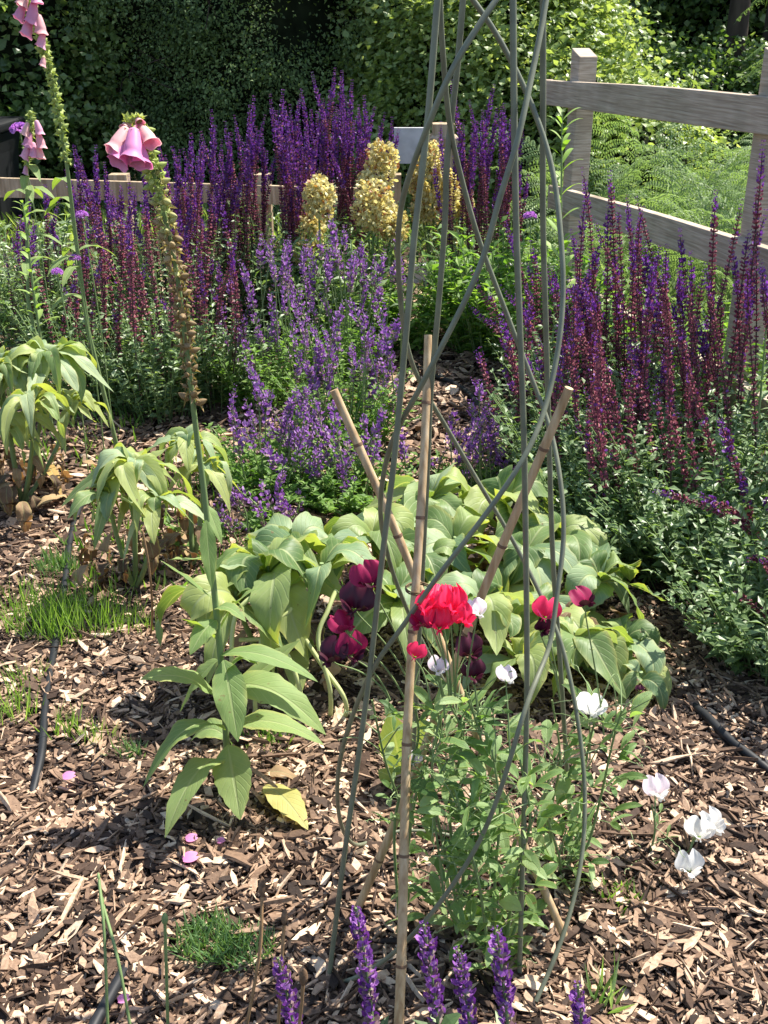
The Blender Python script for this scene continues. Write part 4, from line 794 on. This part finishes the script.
bushy('bright green leafy mound behind the leaning cane', 400, 4.5, .20, .26, 1100, M_nepeta, .05)

# ============================================================ OBELISK
OC = V3(.118, 1.315, 0)
def Rz(z): return .195-(.195-.062)*z/1.31
def solve(px, py, s):
    Y = OC[1]+s*.15
    for _ in range(12):
        p = at(px, py, Y); Y = OC[1]+s*Rz(min(max(p[2], 0), 1.9))
    p = at(px, py, Y); return p
r = root('plant_obelisk', 'grey-green metal obelisk plant support of tall rods and crossing spirals', 'plant support', (OC[0], OC[1], 0))
def upright(pts, Yb, Yt):
    out = []
    for px, py in pts:
        Y = Yb
        for _ in range(12): p = at(px, py, Y); Y = Yb+(Yt-Yb)*p[2]/1.31
        out.append(at(px, py, Y))
    out = np.array(out); top = V3(OC[0]+.0*(out[0][0]-OC[0]), OC[1]+0*(Yt-OC[1]), 2.0)
    first = out[0]; ex = bez([top, top*.5+first*.5+V3((first-out[1])[0]*1.5, 0, 0), first], 8)[:-1]
    bot = out[-1].copy(); bot[2] = -.05; cv = np.vstack([ex, catmull(out, 6), [bot]])
    g = G(); tube(g, cv, .0037, 10); P(g, 'upright', M_metal, r, True)
upright([(437.5, 0), (430, 95), (425, 145), (414, 240), (409, 300), (400, 400), (393, 470), (382, 560), (370, 670), (358, 760), (345, 850), (328, 985)], 1.18, 1.265)
upright([(463, 0), (457, 70), (447, 160), (445, 220), (439, 300), (431, 390), (428, 460), (423, 560), (417, 680), (411, 800), (407, 865)], 1.45, 1.37)
upright([(513, 0), (514, 100), (516, 220), (520, 330), (524, 440), (526, 560), (527, 680), (525, 780), (522, 880), (519, 990)], 1.18, 1.265)
upright([(543, 0), (543, 100), (543, 220), (546, 330), (549, 440), (553, 560), (560, 660), (565, 740), (569, 800), (572, 850)], 1.45, 1.37)
def spiral(pts):
    c = catmull(np.array([solve(*q) for q in pts]), 7); c[:, 2] = np.maximum(c[:, 2], .004)
    for _ in range(30): c[1:-1] = c[1:-1]*.5+(c[:-2]+c[2:])*.25
    d = nrm(c[0]-c[3]); z = c[0][2]; ex = bez([V3(OC[0], OC[1], 2.0), c[0]+d*.25*V3(.6, 1, 1), c[0]], 8)[:-1]
    g = G(); tube(g, np.vstack([ex, c]), .0033, 10); P(g, 'spiral_rod', M_metal, r, True)
spiral([(496, 0, -.8), (479, 25, -.95), (457, 59, -1.05), (439, 97, -1), (425, 134, -.85), (411, 169, -.6), (401, 203, -.35), (397, 240, 0), (400, 304, .35), (407, 351, .6), (418, 379, .8), (432, 404, .9), (456, 443, 1), (479, 484, 1), (504, 524, 1), (523, 559, .9), (543, 599, .7), (556, 628, .5), (567, 660, .35), (583, 745, 0), (586, 813, -.25), (581, 873, -.5), (563, 941, -.8), (536, 1001, -1)])
spiral([(473, 0, 1), (489, 22, 1), (504, 47, 1), (523, 84, .9), (539, 122, .75), (551, 162, .5), (557, 194, .3), (561, 240, 0), (564, 282, -.2), (561, 332, -.4), (553, 379, -.6), (542, 420, -.8), (526, 457, -1.05), (495, 502, -1.1), (464, 543, -1.1), (439, 574, -1.05), (417, 606, -1), (389, 646, -.85), (373, 665, -.75), (348, 725, -.3), (337, 770, 0), (337, 811, .2), (345, 839, .5), (364, 868, .8), (389, 890, 1), (425, 898, 1), (460, 900, .9)])
spiral([(546, 0, -.1), (540, 37, -.4), (529, 87, -.75), (520, 134, -1.08), (507, 175, -1.08), (495, 212, -1.05), (486, 254, -1.05), (464, 304, -1.05), (439, 351, -1), (417, 395, -.9), (398, 426, -.6), (386, 457, -.3), (379, 502, 0), (382, 531, .3), (389, 562, .5), (401, 596, .7), (425, 650, .9), (455, 700, 1), (490, 755, 1), (525, 800, 1), (560, 848, .9)])
spiral([(440, 0, .3), (441, 28, .35), (445, 81, .6), (450, 134, .8), (461, 175, .95), (476, 235, 1), (495, 282, 1), (517, 342, .95), (542, 404, .75), (554, 439, .5), (564, 502, .1), (564, 549, -.1), (557, 590, -.3), (552, 640, -.5), (545, 660, -.6), (525, 705, -1.06), (513, 752, -1.06), (492, 816, -1.05), (471, 859, -1), (430, 918, -1), (389, 959, -.9), (357, 978, -.8), (326, 997, -.7)])
g = G(); tube(g, [V3(OC[0], OC[1], 1.97), V3(OC[0], OC[1], 2.04), V3(OC[0], OC[1], 2.08), V3(OC[0], OC[1], 2.12)], [.012, .022, .020, .004], 12); P(g, 'finial', M_metal, r, True)

# ============================================================ BAMBOO CANES
def cane(label, top, Yt, bot, Yb, r0, r1):
    a = at(*top, Yt); b = at(*bot, Yb); b = b if b[2] < .01 else b; rr = root('bamboo_cane', label, 'bamboo cane', (b[0], b[1], 0), 'bamboo canes inside the obelisk')
    n = 60; t = np.linspace(0, 1, n); c = a[None]*(1-t[:, None])+b[None]*t[:, None]; c += np.stack([.003*np.sin(t*8+a[0]*9), 0*t, 0*t], -1)
    rad = r0+(r1-r0)*t; nodes = np.arange(.09, 1, .155)
    for q in nodes: rad = rad*(1+.13*np.exp(-((t-q)/.008)**2))
    g = G(); tube(g, c, rad, 14); P(g, 'culm', M_bamboo, rr, True)
    for q in nodes:
        p = a*(1-q)+b*q; p[0] += .003*sin(q*8+a[0]*9); d = nrm(b-a); rd = (r0+(r1-r0)*q)*1.13
        g = G(); tube(g, [p-d*.0022, p, p+d*.0022], [rd*1.01, rd*1.05, rd*1.01], 14); P(g, 'node_ring', M_node, rr, True)
cane('bamboo cane leaning left, its cut top left of the other two', (335, 390), 1.40, (562, 935), 1.235, .0056, .0062)
cane('upright bamboo cane, the tallest of the three in the picture', (427, 335), 1.42, (395, 1060), 1.06, .0052, .0070)
cane('bamboo cane leaning right with its top beside the right rods', (567, 388), 1.28, (356, 915), 1.33, .0056, .0066)
g = G(); c0 = at(418, 585, 1.315); th = np.linspace(0, 4*pi, 30); g2 = np.stack([c0[0]+.017*np.cos(th), c0[1]-.01+.017*np.sin(th), c0[2]+np.linspace(-.003, .003, 30)], -1); tube(g, g2, .0012, 5)
tag(g.obj('garden_twine', plain('twine', (.16, .11, .06), .9), smooth=True), 'brown twine tied where the bamboo canes cross', 'twine')

# ============================================================ SWEET PEAS
def pgrid(g, base, up, fr, w_, h, curl, cup, ruf, mat, tone, nu=12, nv=9, wexp=.55, off=0.0):
    up = nrm(up); fr = nrm(fr-up*(fr@up)); sd = np.cross(up, fr); u = np.linspace(-1, 1, nu+1); v = np.linspace(0, 1, nv); U, Vv = np.meshgrid(u, v)
    wid = w_*np.sin(pi*np.clip(Vv*.70+.08, 0, 1))**wexp; ph = rng.uniform(0, 6.28)
    x = wid*U; z = h*(Vv+.10*(1-(abs(U)-.45)**2*2)*Vv-.16*U**4*Vv-.16*np.exp(-(U/.16)**2)*Vv**4); y = -curl*Vv**2*h+cup*U**2*w_+.10*w_*np.exp(-(U/.14)**2)+ruf*w_*np.sin(U*6+ph)*Vv**1.5+max(0, ruf-.12)*1.4*w_*np.sin(U*15+ph*2)*Vv**2
    p = base+off*fr+sd*x[..., None]+up*z[..., None]+fr*y[..., None]; m = nu+1; i = np.arange(nv-1)[:, None]*m; j = np.arange(nu)[None]
    g.add(p.reshape(-1, 3), np.stack([i+j, i+j+1, i+m+j+1, i+m+j], -1).reshape(-1, 4), mat, np.clip(tone+.25*(Vv.ravel()-.5)+0*U.ravel(), 0, 1), np.stack([U, Vv], -1).reshape(-1, 2))
def pea_flower(c, size, yaw, tilt, mats, ruf=.16):
    """standard, two wings, keel; c = centre, yaw: the way it faces in the ground plane"""
    g = G(); f = V3(cos(yaw)*cos(tilt), sin(yaw)*cos(tilt), sin(tilt)); up = nrm(V3(0, 0, 1)-f*f[2]*.9+rng.normal(0, .15, 3)); sd = np.cross(up, f)
    b = c-up*size*.42
    pgrid(g, b, up, f, size*.58, size*.68, .38, .05, ruf*.9, 0, .6, 18, 12)
    for s in (-1, 1): pgrid(g, b+f*size*.08+sd*s*size*.05, up*.75+f*.5+sd*s*.42, f*.5-up*.4+sd*s*.8, size*.25, size*.48, -.1, .25, ruf*.7, 1, .4, 8, 7, .7)
    pgrid(g, b+f*size*.12, up*.55+f*.8, -up*.5+f, size*.12, size*.34, -.3, 1.2, .02, 1, .8, 6, 6, .8)
    th = np.arange(5)*2*pi/5; o = np.cos(th)[:, None]*sd+np.sin(th)[:, None]*f
    scatter(g, LEAF, np.repeat((b-up*.004)[None], 5, 0), o*.5+up, -o, np.stack([np.full(5, .005), np.full(5, .010), np.full(5, .01)], -1), 2, .5)
    return g, b
def tendril(g, p, d, L_, n=24, mat=0):
    t = np.linspace(0, 1, n); d = nrm(d); a = nrm(np.cross(d, V3(.2, .3, 1))); b = np.cross(d, a)
    rr = .010*np.clip((t-.55)/.45, 0, 1)*(1.2-t); th = np.clip((t-.5)/.5, 0, 1)*rng.uniform(8, 14)
    c = p+d*(t*L_*(1-.2*t))[:, None]+a*(rr*np.cos(th))[:, None]+b*(rr*np.sin(th))[:, None]+V3(0, 0, -1)*(L_*.15*t**2)[:, None]
    tube(g, c, np.linspace(.0009, .0005, n), 4, mat, .5, False)
def pea_plant(label, bpx, Yb, tips, flowers, leafpx=.045, leaves=1.0, tendr=8, m=M_pea):
    """tips: px paths of climbing stems; flowers: (px,py,Y,size,yaw,tilt,colour key,label,anchor)"""
    b = gnd(*bpx) if Yb is None else V3(at(bpx[0], bpx[1], Yb)[0], Yb, 0)
    r = root('sweet_pea', label, 'sweet pea', (b[0], b[1], 0), 'sweet pea plants'); curves = []
    gl = G(); tl = []
    for path in tips:
        pts = [b+rng.normal(0, .008, 3)*V3(1, 1, 0)]+[at(*q) for q in path]; cv = catmull(pts, 9); curves.append(cv)
        g = G(); tube(g, cv, np.linspace(.0026, .0014, len(cv)), 6, 0, .6); P(g, 'stem', M_grn_stem, r, True)
        L_ = np.linalg.norm(np.diff(cv, axis=0), axis=1).sum(); nn = int(L_/.018*leaves)
        for k in range(nn):
            t = .04+.94*k/max(1, nn); p, tg = on_curve(cv, t); a = rng.uniform(0, 6.28); h = V3(cos(a), sin(a), rng.uniform(.1, .6)); pl = rng.uniform(.012, .03); q = p+h*pl
            tube(gl, [p, (p+q)/2+V3(0, 0, .002), q], .0009, 4, 1, .6, False); sd = nrm(np.cross(h, V3(0, 0, 1)))
            for s in (-1, 1):
                l = leafpx*rng.uniform(.6, 1.25); d = nrm(h*rng.uniform(.5, 1)+sd*s*rng.uniform(.5, 1)+V3(0, 0, rng.uniform(-.1, .8)))
                blade(gl, [q, q+d*l*.4+V3(0, 0, l*.12), q+d*l*.8, q+d*l+V3(0, 0, -l*.12)], l*rng.uniform(.16, .40), .5, .14, rng.uniform(.1, .95), roll=rng.uniform(-.8, .8), nu=4, nv=7)
            if rng.random() < .13: gt = G(); tendril(gt, q, h+rdir(1)[0]*.4, rng.uniform(.04, .10)); tl.append(gt)
    if leafpx > .03:
        for k in range(int(16*leaves)):      # thin leafless side shoots and leaf stalks
            cv = curves[k % len(curves)]; p, tg = on_curve(cv, rng.uniform(.35, 1)); d = nrm(rdir(1)[0]*.8+V3(0, 0, 1)); l = rng.uniform(.05, .12)
            g = G(); tube(g, bez([p, p+d*l*.6+V3(0, 0, l*.2), p+d*l+rdir(1)[0]*.02], 8), np.linspace(.0012, .0007, 8), 5, 0, .8); P(g, 'side_shoot', M_grn_stem, r, True)
    if gl.n: P(gl, 'foliage', [m, M_grn_stem], r, True)
    for k in range(tendr):
        cv = curves[k % len(curves)]; p, tg = on_curve(cv, rng.uniform(.5, 1)); gt = G(); tendril(gt, p, rdir(1)[0]+V3(0, 0, .2), rng.uniform(.06, .13)); tl.append(gt)
    for gt in tl: P(gt, 'tendril', M_tendril, r, True)
    mats = {'red': [M_red, M_red], 'mar': [M_mar, M_mar], 'mag': [M_mag, M_mar], 'wht': [M_wht, M_wht], 'blu': [M_blush, M_wht], 'rm': [M_red, M_mag], 'pk': [M_mag, M_mag]}
    for (px, py, Y, sz, yaw, tilt, key, lb, anc) in flowers:
        c = at(px, py, Y); g, fb = pea_flower(c, sz, yaw, tilt, None, .34 if key == 'red' else .17)
        o = P(g, 'flower', mats[key]+[M_pea], r, True, lb)
        a = at(*anc); g = G(); tube(g, bez([a, a*.6+fb*.4+V3(0, .01, .03), fb+V3(0, .01, -.02), fb], 14), np.linspace(.0014, .0009, 14), 5, 0, .7); st = g.obj('flower_stalk', M_grn_stem, None, True); st.parent = o
    return r
fy = -pi/2   # facing the camera
pea_plant('sweet pea with dark maroon flowers climbing the left rods of the obelisk', (400, 900), 1.30, [[(395, 820, 1.30), (418, 740, 1.29), (410, 690, 1.28)], [(405, 830, 1.32), (385, 760, 1.30), (372, 700, 1.27)], [(415, 800, 1.3), (440, 730, 1.28), (430, 700, 1.25)]],
    [(367, 573, 1.24, .040, fy+.3, .1, 'mag', 'plum magenta flower', (412, 680, 1.28)), (357, 596, 1.24, .045, fy-.4, -.1, 'mar', 'near-black maroon flower', (412, 690, 1.28)), (341, 620, 1.22, .034, fy+.8, .5, 'pk', 'rosy pink bud-like flower', (405, 700, 1.27)),
     (333, 648, 1.23, .040, fy-.6, .0, 'mar', 'dark maroon flower', (390, 700, 1.27)), (352, 645, 1.23, .040, fy+.4, -.2, 'mag', 'maroon flower with pink back', (390, 700, 1.27))], .034, .55)
pea_plant('sweet pea with the large ruffled crimson bloom in the centre', (462, 900), 1.28, [[(450, 820, 1.27), (462, 740, 1.26), (448, 700, 1.24)], [(470, 820, 1.25), (482, 750, 1.24), (465, 690, 1.22)], [(440, 830, 1.22), (432, 770, 1.22), (440, 715, 1.22)], [(480, 850, 1.3), (500, 780, 1.3), (490, 720, 1.28)]],
    [(430, 600, 1.19, .036, fy-.5, .25, 'red', 'ruffled crimson flower', (452, 700, 1.23)), (452, 598, 1.18, .038, fy+.3, .2, 'red', 'ruffled crimson flower', (455, 700, 1.23)), (440, 617, 1.17, .034, fy, -.1, 'red', 'ruffled crimson flower', (450, 705, 1.22)), (463, 612, 1.18, .032, fy+.7, 0, 'red', 'ruffled crimson flower', (455, 700, 1.23)), (424, 615, 1.18, .034, fy-.9, 0, 'pk', 'rosy crimson flower', (445, 705, 1.22)), (442, 594, 1.20, .036, fy, .7, 'red', 'ruffled crimson flower', (452, 700, 1.23)),
     (476, 606, 1.22, .028, fy+.4, .2, 'blu', 'small blush white flower', (465, 700, 1.23)), (417, 650, 1.22, .024, fy-.2, 0, 'rm', 'small half-open red flower', (430, 700, 1.22)), (439, 664, 1.21, .026, fy+.2, .2, 'blu', 'blush white flower', (445, 720, 1.22)),
     (470, 645, 1.24, .036, fy+.5, 0, 'mar', 'dark maroon flower', (478, 720, 1.24)), (474, 669, 1.24, .030, fy+.2, -.3, 'mar', 'drooping dark maroon flower', (480, 730, 1.24))], .044, .85, 14)
pea_plant('sweet pea with a blush flower at the front of the obelisk', (500, 950), 1.22, [[(495, 880, 1.21), (500, 810, 1.21), (492, 750, 1.20)], [(515, 880, 1.2), (530, 820, 1.2), (520, 760, 1.2)], [(480, 890, 1.18), (465, 830, 1.18), (455, 790, 1.18)], [(450, 910, 1.2), (440, 860, 1.2), (432, 800, 1.2)], [(520, 900, 1.25), (480, 840, 1.27), (470, 780, 1.27)]],
    [(507, 672, 1.24, .028, fy+.5, .3, 'blu', 'blush pink flower', (510, 760, 1.2)), (414, 757, 1.30, .022, fy-.3, .4, 'blu', 'small blush flower low at the left', (430, 800, 1.2))], .046, 1.0, 14)
pea_plant('sweet pea with magenta flowers climbing the right rods of the obelisk', (555, 900), 1.42, [[(550, 820, 1.40), (560, 760, 1.40), (552, 700, 1.38)], [(575, 850, 1.4), (582, 790, 1.4), (590, 740, 1.38), (602, 700, 1.36)], [(560, 860, 1.36), (545, 800, 1.34), (560, 750, 1.34)], [(585, 850, 1.38), (600, 800, 1.38), (612, 745, 1.36), (622, 710, 1.35)]],
    [(547, 607, 1.30, .036, fy-.3, .2, 'rm', 'red and magenta flower', (560, 700, 1.36)), (544, 626, 1.29, .024, fy+.2, -.4, 'mar', 'small dark hanging flower', (560, 700, 1.36)), (582, 595, 1.33, .034, fy+.7, .4, 'mag', 'folded deep magenta flower', (604, 735, 1.36)),
     (592, 702, 1.36, 0.043, fy+.1, .5, 'wht', 'white flower', (590, 760, 1.38)), (640, 688, 1.38, .012, fy, 0, 'mar', 'tiny dark bud', (610, 740, 1.36))], .044, .85, 16)
pea_plant('small sweet pea with three white flowers on the mulch at the right', (640, 895), 1.42, [[(648, 860, 1.43), (655, 830, 1.44), (652, 805, 1.44)], [(640, 885, 1.4), (665, 870, 1.42), (690, 850, 1.42)], [(625, 885, 1.4), (612, 890, 1.38)]],
    [(657, 785, 1.46, 0.043, fy+.3, .2, 'blu', 'white flower tinged pink', (655, 815, 1.44)), (700, 826, 1.44, 0.045, fy-.4, .4, 'wht', 'large white flower', (690, 850, 1.42)), (712, 820, 1.45, 0.045, fy+.6, .3, 'wht', 'large white flower', (690, 850, 1.42)), (690, 862, 1.365, 0.043, fy+.1, 0, 'wht', 'white flower nearest the ground', (684, 880, 1.385))], .024, .9, 5)
# broad light leaves low in the pea plants
r = root('broadleaf_seedling', 'pale leaf clump standing on the mulch just left of the upright cane', 'plant', tuple(gnd(398, 790)), 'drooping broad-leaved plants')
for (bp, tp, wd) in [((402, 775), (390, 712), .050), ((400, 780), (378, 770), .03), ((404, 780), (425, 715), .03)]:
    p0 = at(*bp, 1.66); p3 = at(*tp, 1.62); g = G(); blade(g, [p0, p0*.66+p3*.34+V3(0, -.01, .01), p0*.3+p3*.7+V3(0, -.015, .01), p3], wd*1.25, .2, .06, .62, side=V3(0, -1, .3)); P(g, 'leaf', M_phlomis, r, True)
r = root('weed_seedling', 'bright green broad leaf low in front of the sweet peas', 'weed', tuple(gnd(470, 935)), 'small weeds on the mulch')
for (tp, wd) in [((468, 905), .045), ((490, 915), .03)]:
    p0 = gnd(472, 935); p3 = at(*tp, p0[1]-.02); g = G(); blade(g, [p0, (p0+p3)/2+V3(0, 0, .02), p3], wd, .2, .06, .9, side=V3(.2, -1, .4)); P(g, 'leaf', M_grass, r, True)

# ============================================================ SMALL THINGS ON THE MULCH
def hose(label, pts, rad=.008):
    c = catmull([gnd(px, py, z) for px, py, z in pts], 8); g = G(); tube(g, c, rad, 10); tag(g.obj('irrigation_pipe', M_hose, smooth=True), label, 'pipe', 'black irrigation pipe')
hose('black irrigation pipe crossing the mulch at the left beside the grass tufts', [(84, 500, .02), (72, 530, .02), (64, 590, .024), (56, 640, .026), (46, 700, .026), (42, 750, .022), (33, 792, .004), (28, 812, -.02)])
hose('black irrigation pipe half buried at the bottom left edge', [(136, 950, -.012), (122, 975, .008), (108, 1000, .012), (92, 1030, .012), (80, 1060, .0)], .009)
hose('black irrigation pipe lying on shaded mulch at the right edge', [(680, 695, 0.0), (705, 715, .02), (730, 740, .022), (762, 765, .014), (790, 790, -.01)], .0095)
hose('thin grey irrigation pipe on the pale mulch behind the canes', [(400, 352, .0), (425, 372, .02), (455, 384, .02), (476, 402, .015), (484, 430, .0)], .010)
def tuft(label, c, rad, n, h, m, wd=.0014, name='grass_tuft', cat='grass', lean=.3):
    a = rng.uniform(0, 6.28, n); rr = rad*np.sqrt(rng.random(n)); p = c+np.stack([rr*np.cos(a), rr*np.sin(a)*.8, np.zeros(n)], -1)
    l = h*rng.uniform(.5, 1.15, n); d = np.stack([rng.normal(0, lean, n), rng.normal(0, lean, n), np.ones(n)], -1)
    g = G(); scatter(g, LEAF, p, d, rdir(n), np.stack([np.full(n, wd*2.2), l, np.full(n, .006)], -1)); o = g.obj(name, m); return tag(o, label, cat, cat+' tufts on the mulch')
tuft('bright green grass tuft left of the pipe', gnd(42, 632), .09, 120, .15, M_grass)
tuft('bright green grass tuft immediately right of the pipe', gnd(85, 634), .10, 190, .15, M_grass)
tuft('bright green grass tuft furthest right, below the drooping plant', gnd(126, 638), .07, 90, .10, M_grass)
tuft('thin grass at the left edge lower than the other tufts', gnd(12, 718), .06, 60, .10, M_grass)
tuft('grey-green feathery seedling behind the grass at the pipe', gnd(58, 575), .05, 160, .07, M_greytuft, .002)
tuft('dense fine-leaved green tuft on the mulch near the bottom', gnd(213, 945), .055, 380, .042, M_greytuft, .0017, 'fine_leaved_weed', 'weed', .55)
tuft('second fine-leaved tuft right beside the dense one', gnd(248, 955), .045, 170, .038, M_greytuft, .0017, 'fine_leaved_weed', 'weed', .55)
tuft('sprouting weed under the foxglove leaves', gnd(262, 750), .05, 220, .045, M_nepeta, .004, 'fine_leaved_weed', 'weed', .6)
tuft('small weed tuft in the mulch left of the foxglove', gnd(130, 760), .03, 110, .05, M_greytuft, .002, 'fine_leaved_weed', 'weed', .6)
tuft('pale weed tuft right of the obelisk foot', gnd(620, 905), .035, 120, .04, M_nepeta, .003, 'fine_leaved_weed', 'weed', .7)
tuft('tiny weed sprig at the bottom edge right of the obelisk', gnd(605, 1005), .02, 22, .08, M_pea, .0028, 'fine_leaved_weed', 'weed', .4)
for px, py, l in [(66, 740, 'lower'), (98, 745, 'middle'), (30, 690, 'upper')]: tuft('sparse grass blades '+l+' beside the pipe on open mulch', gnd(px, py), .035, 34, .08, M_grass)
n = 5200; xx = rng.uniform(-1.6, 1.2, n); yy = rng.uniform(2.3, 4.6, n); k = (np.sin(xx*5+1)*np.sin(yy*4) > -.1) & ((xx < -.05) | (xx > .55)); xx, yy = xx[k], yy[k]; n = len(xx)
g = G(); scatter(g, LEAF, np.stack([xx, yy, gz(xx, yy)+.01], -1), np.stack([rng.normal(0, .4, n), rng.normal(0, .4, n), np.ones(n)], -1), rdir(n), np.stack([np.full(n, .008), rng.uniform(.02, .07, n), np.full(n, .02)], -1)); tag(g.obj('seedling_cover', M_nepeta), 'scattered green seedlings and grass between the flower clumps', kind='stuff')
# buds and dry stalks at the bottom left
def stalk(label, pts, Y, head, m, hm, hs=.008):
    cv = catmull([at(px, py, Y+dy) for px, py, dy in pts], 8); b = V3(cv[-1][0], cv[-1][1], 0); cv = np.vstack([cv, [b]]); r = root('seed_stalk', label, 'seed stalk', tuple(b), 'seed stalks at the bottom left')
    g = G(); tube(g, cv, .0022, 6); P(g, 'stem', m, r, True)
    g = G(); d = nrm(cv[0]-cv[2]); q = np.linspace(0, 1, 9); tube(g, cv[0]+d*(q*hs*2.6)[:, None], hs*.55*np.sin(pi*np.clip(q*.92+.06, 0, 1))**.7, 10); P(g, 'seed_head', hm, r, True)
M_drystem = plain('dry_stem', (.26, .16, .08), .8, .2, 60, .3); M_dryhead = plain('dry_head', (.16, .10, .06), .9, .1, 120, .5, .6)
stalk('green poppy stalk with a small upright bud, right of the pair', [(165, 925, 0), (166, 960, 0), (168, 1030, 0)], 1.05, 1, M_grn_stem, M_grn_stem, .008)
stalk('slender green stalk, left of a crossing pair', [(99, 880, .1), (104, 930, .05), (108, 1030, 0)], 1.05, 1, M_grn_stem, M_grn_stem, .004)
stalk('slender green stalk, right of a crossing pair', [(103, 905, .1), (118, 960, .04), (131, 1030, 0)], 1.03, 1, M_grn_stem, M_grn_stem, .006)
stalk('dry brown stalk with a seed head, leftmost by the fine tuft', [(262, 897, .06), (260, 950, .03), (246, 1030, 0)], 1.05, 1, M_drystem, M_dryhead, .010)
stalk('dry brown stalk with a seed head, middle one', [(284, 925, .03), (281, 975, .01), (278, 1030, 0)], 1.0, 1, M_drystem, M_dryhead, .008)
stalk('dry brown stalk with a seed head, right of the lilac spike', [(303, 985, .0), (301, 1010, 0), (297, 1040, 0)], .96, 1, M_drystem, M_dryhead, .010)
c = gnd(150, 640); r = root('dry_twig', 'thin brown stem standing under the drooping plant', 'twig', tuple(c)); g = G(); tube(g, bez([c, at(157, 600, 2.0), at(146, 545, 2.05), at(142, 530, 2.05)], 12), .0024, 6); P(g, 'stem', M_drystem, r, True)
# fallen leaves, petals
def fallen(label, a, b, wd, m, tone, lift=.02, name='fallen_leaf', cat='leaf', wave=.15):
    p0 = gnd(*a, .025); p3 = gnd(*b, .022); g = G(); blade(g, [p0, p0*.66+p3*.34+V3(0, 0, lift), p0*.33+p3*.67+V3(0, 0, lift), p3], wd, .2, wave, tone); tag(g.obj(name, m, smooth=True), label, cat, 'fallen leaves and petals')
fallen('yellowing leaf with red patches lying on the mulch right of the foxglove', (265, 785), (308, 830), .055, M_yellow, .55)
fallen('curled tan leaf tucked beside the yellowing one', (262, 775), (300, 782), .03, M_dead, .7)
fallen('pale yellow curled leaf below the left drooping plant', (45, 468), (62, 498), .035, M_yellow, .4, .05)
fallen('tan dead leaf on the mulch at the left, lower of two', (36, 508), (75, 500), .04, M_dead, .95, .03)
fallen('small tan dead leaf under the middle drooping plant', (170, 525), (190, 560), .04, M_dead, .85, .03)
for px, py, s, lb in [(63, 778, .016, 'magenta fallen petal beside the end of the pipe'), (183, 860, .018, 'magenta fallen petal below the foxglove leaves'), (186, 840, .014, 'purple fallen petal right under the lowest foxglove leaf'), (118, 1001, .012, 'pink fallen petal near the bottom left corner'), (217, 842, .010, 'tiny purple fallen petal right of the others')]:
    p = gnd(px, py, .028); g = G(); pgrid(g, p, V3(1, .3, .3), V3(0, -.3, 1), s*.6, s*1.3, .2, .3, .1, 0, .5, 6, 5); tag(g.obj('fallen_petal', M_pk, smooth=True), lb, 'petal', 'fallen leaves and petals')
# a few large pale wood chips and sticks
for px, py, l, w_, a, lb in [(345/2.95, 780+200/2.95, .03, .012, .3, 'orange-tan'), (632, 1000, .036, .03, .1, 'square')]: pass
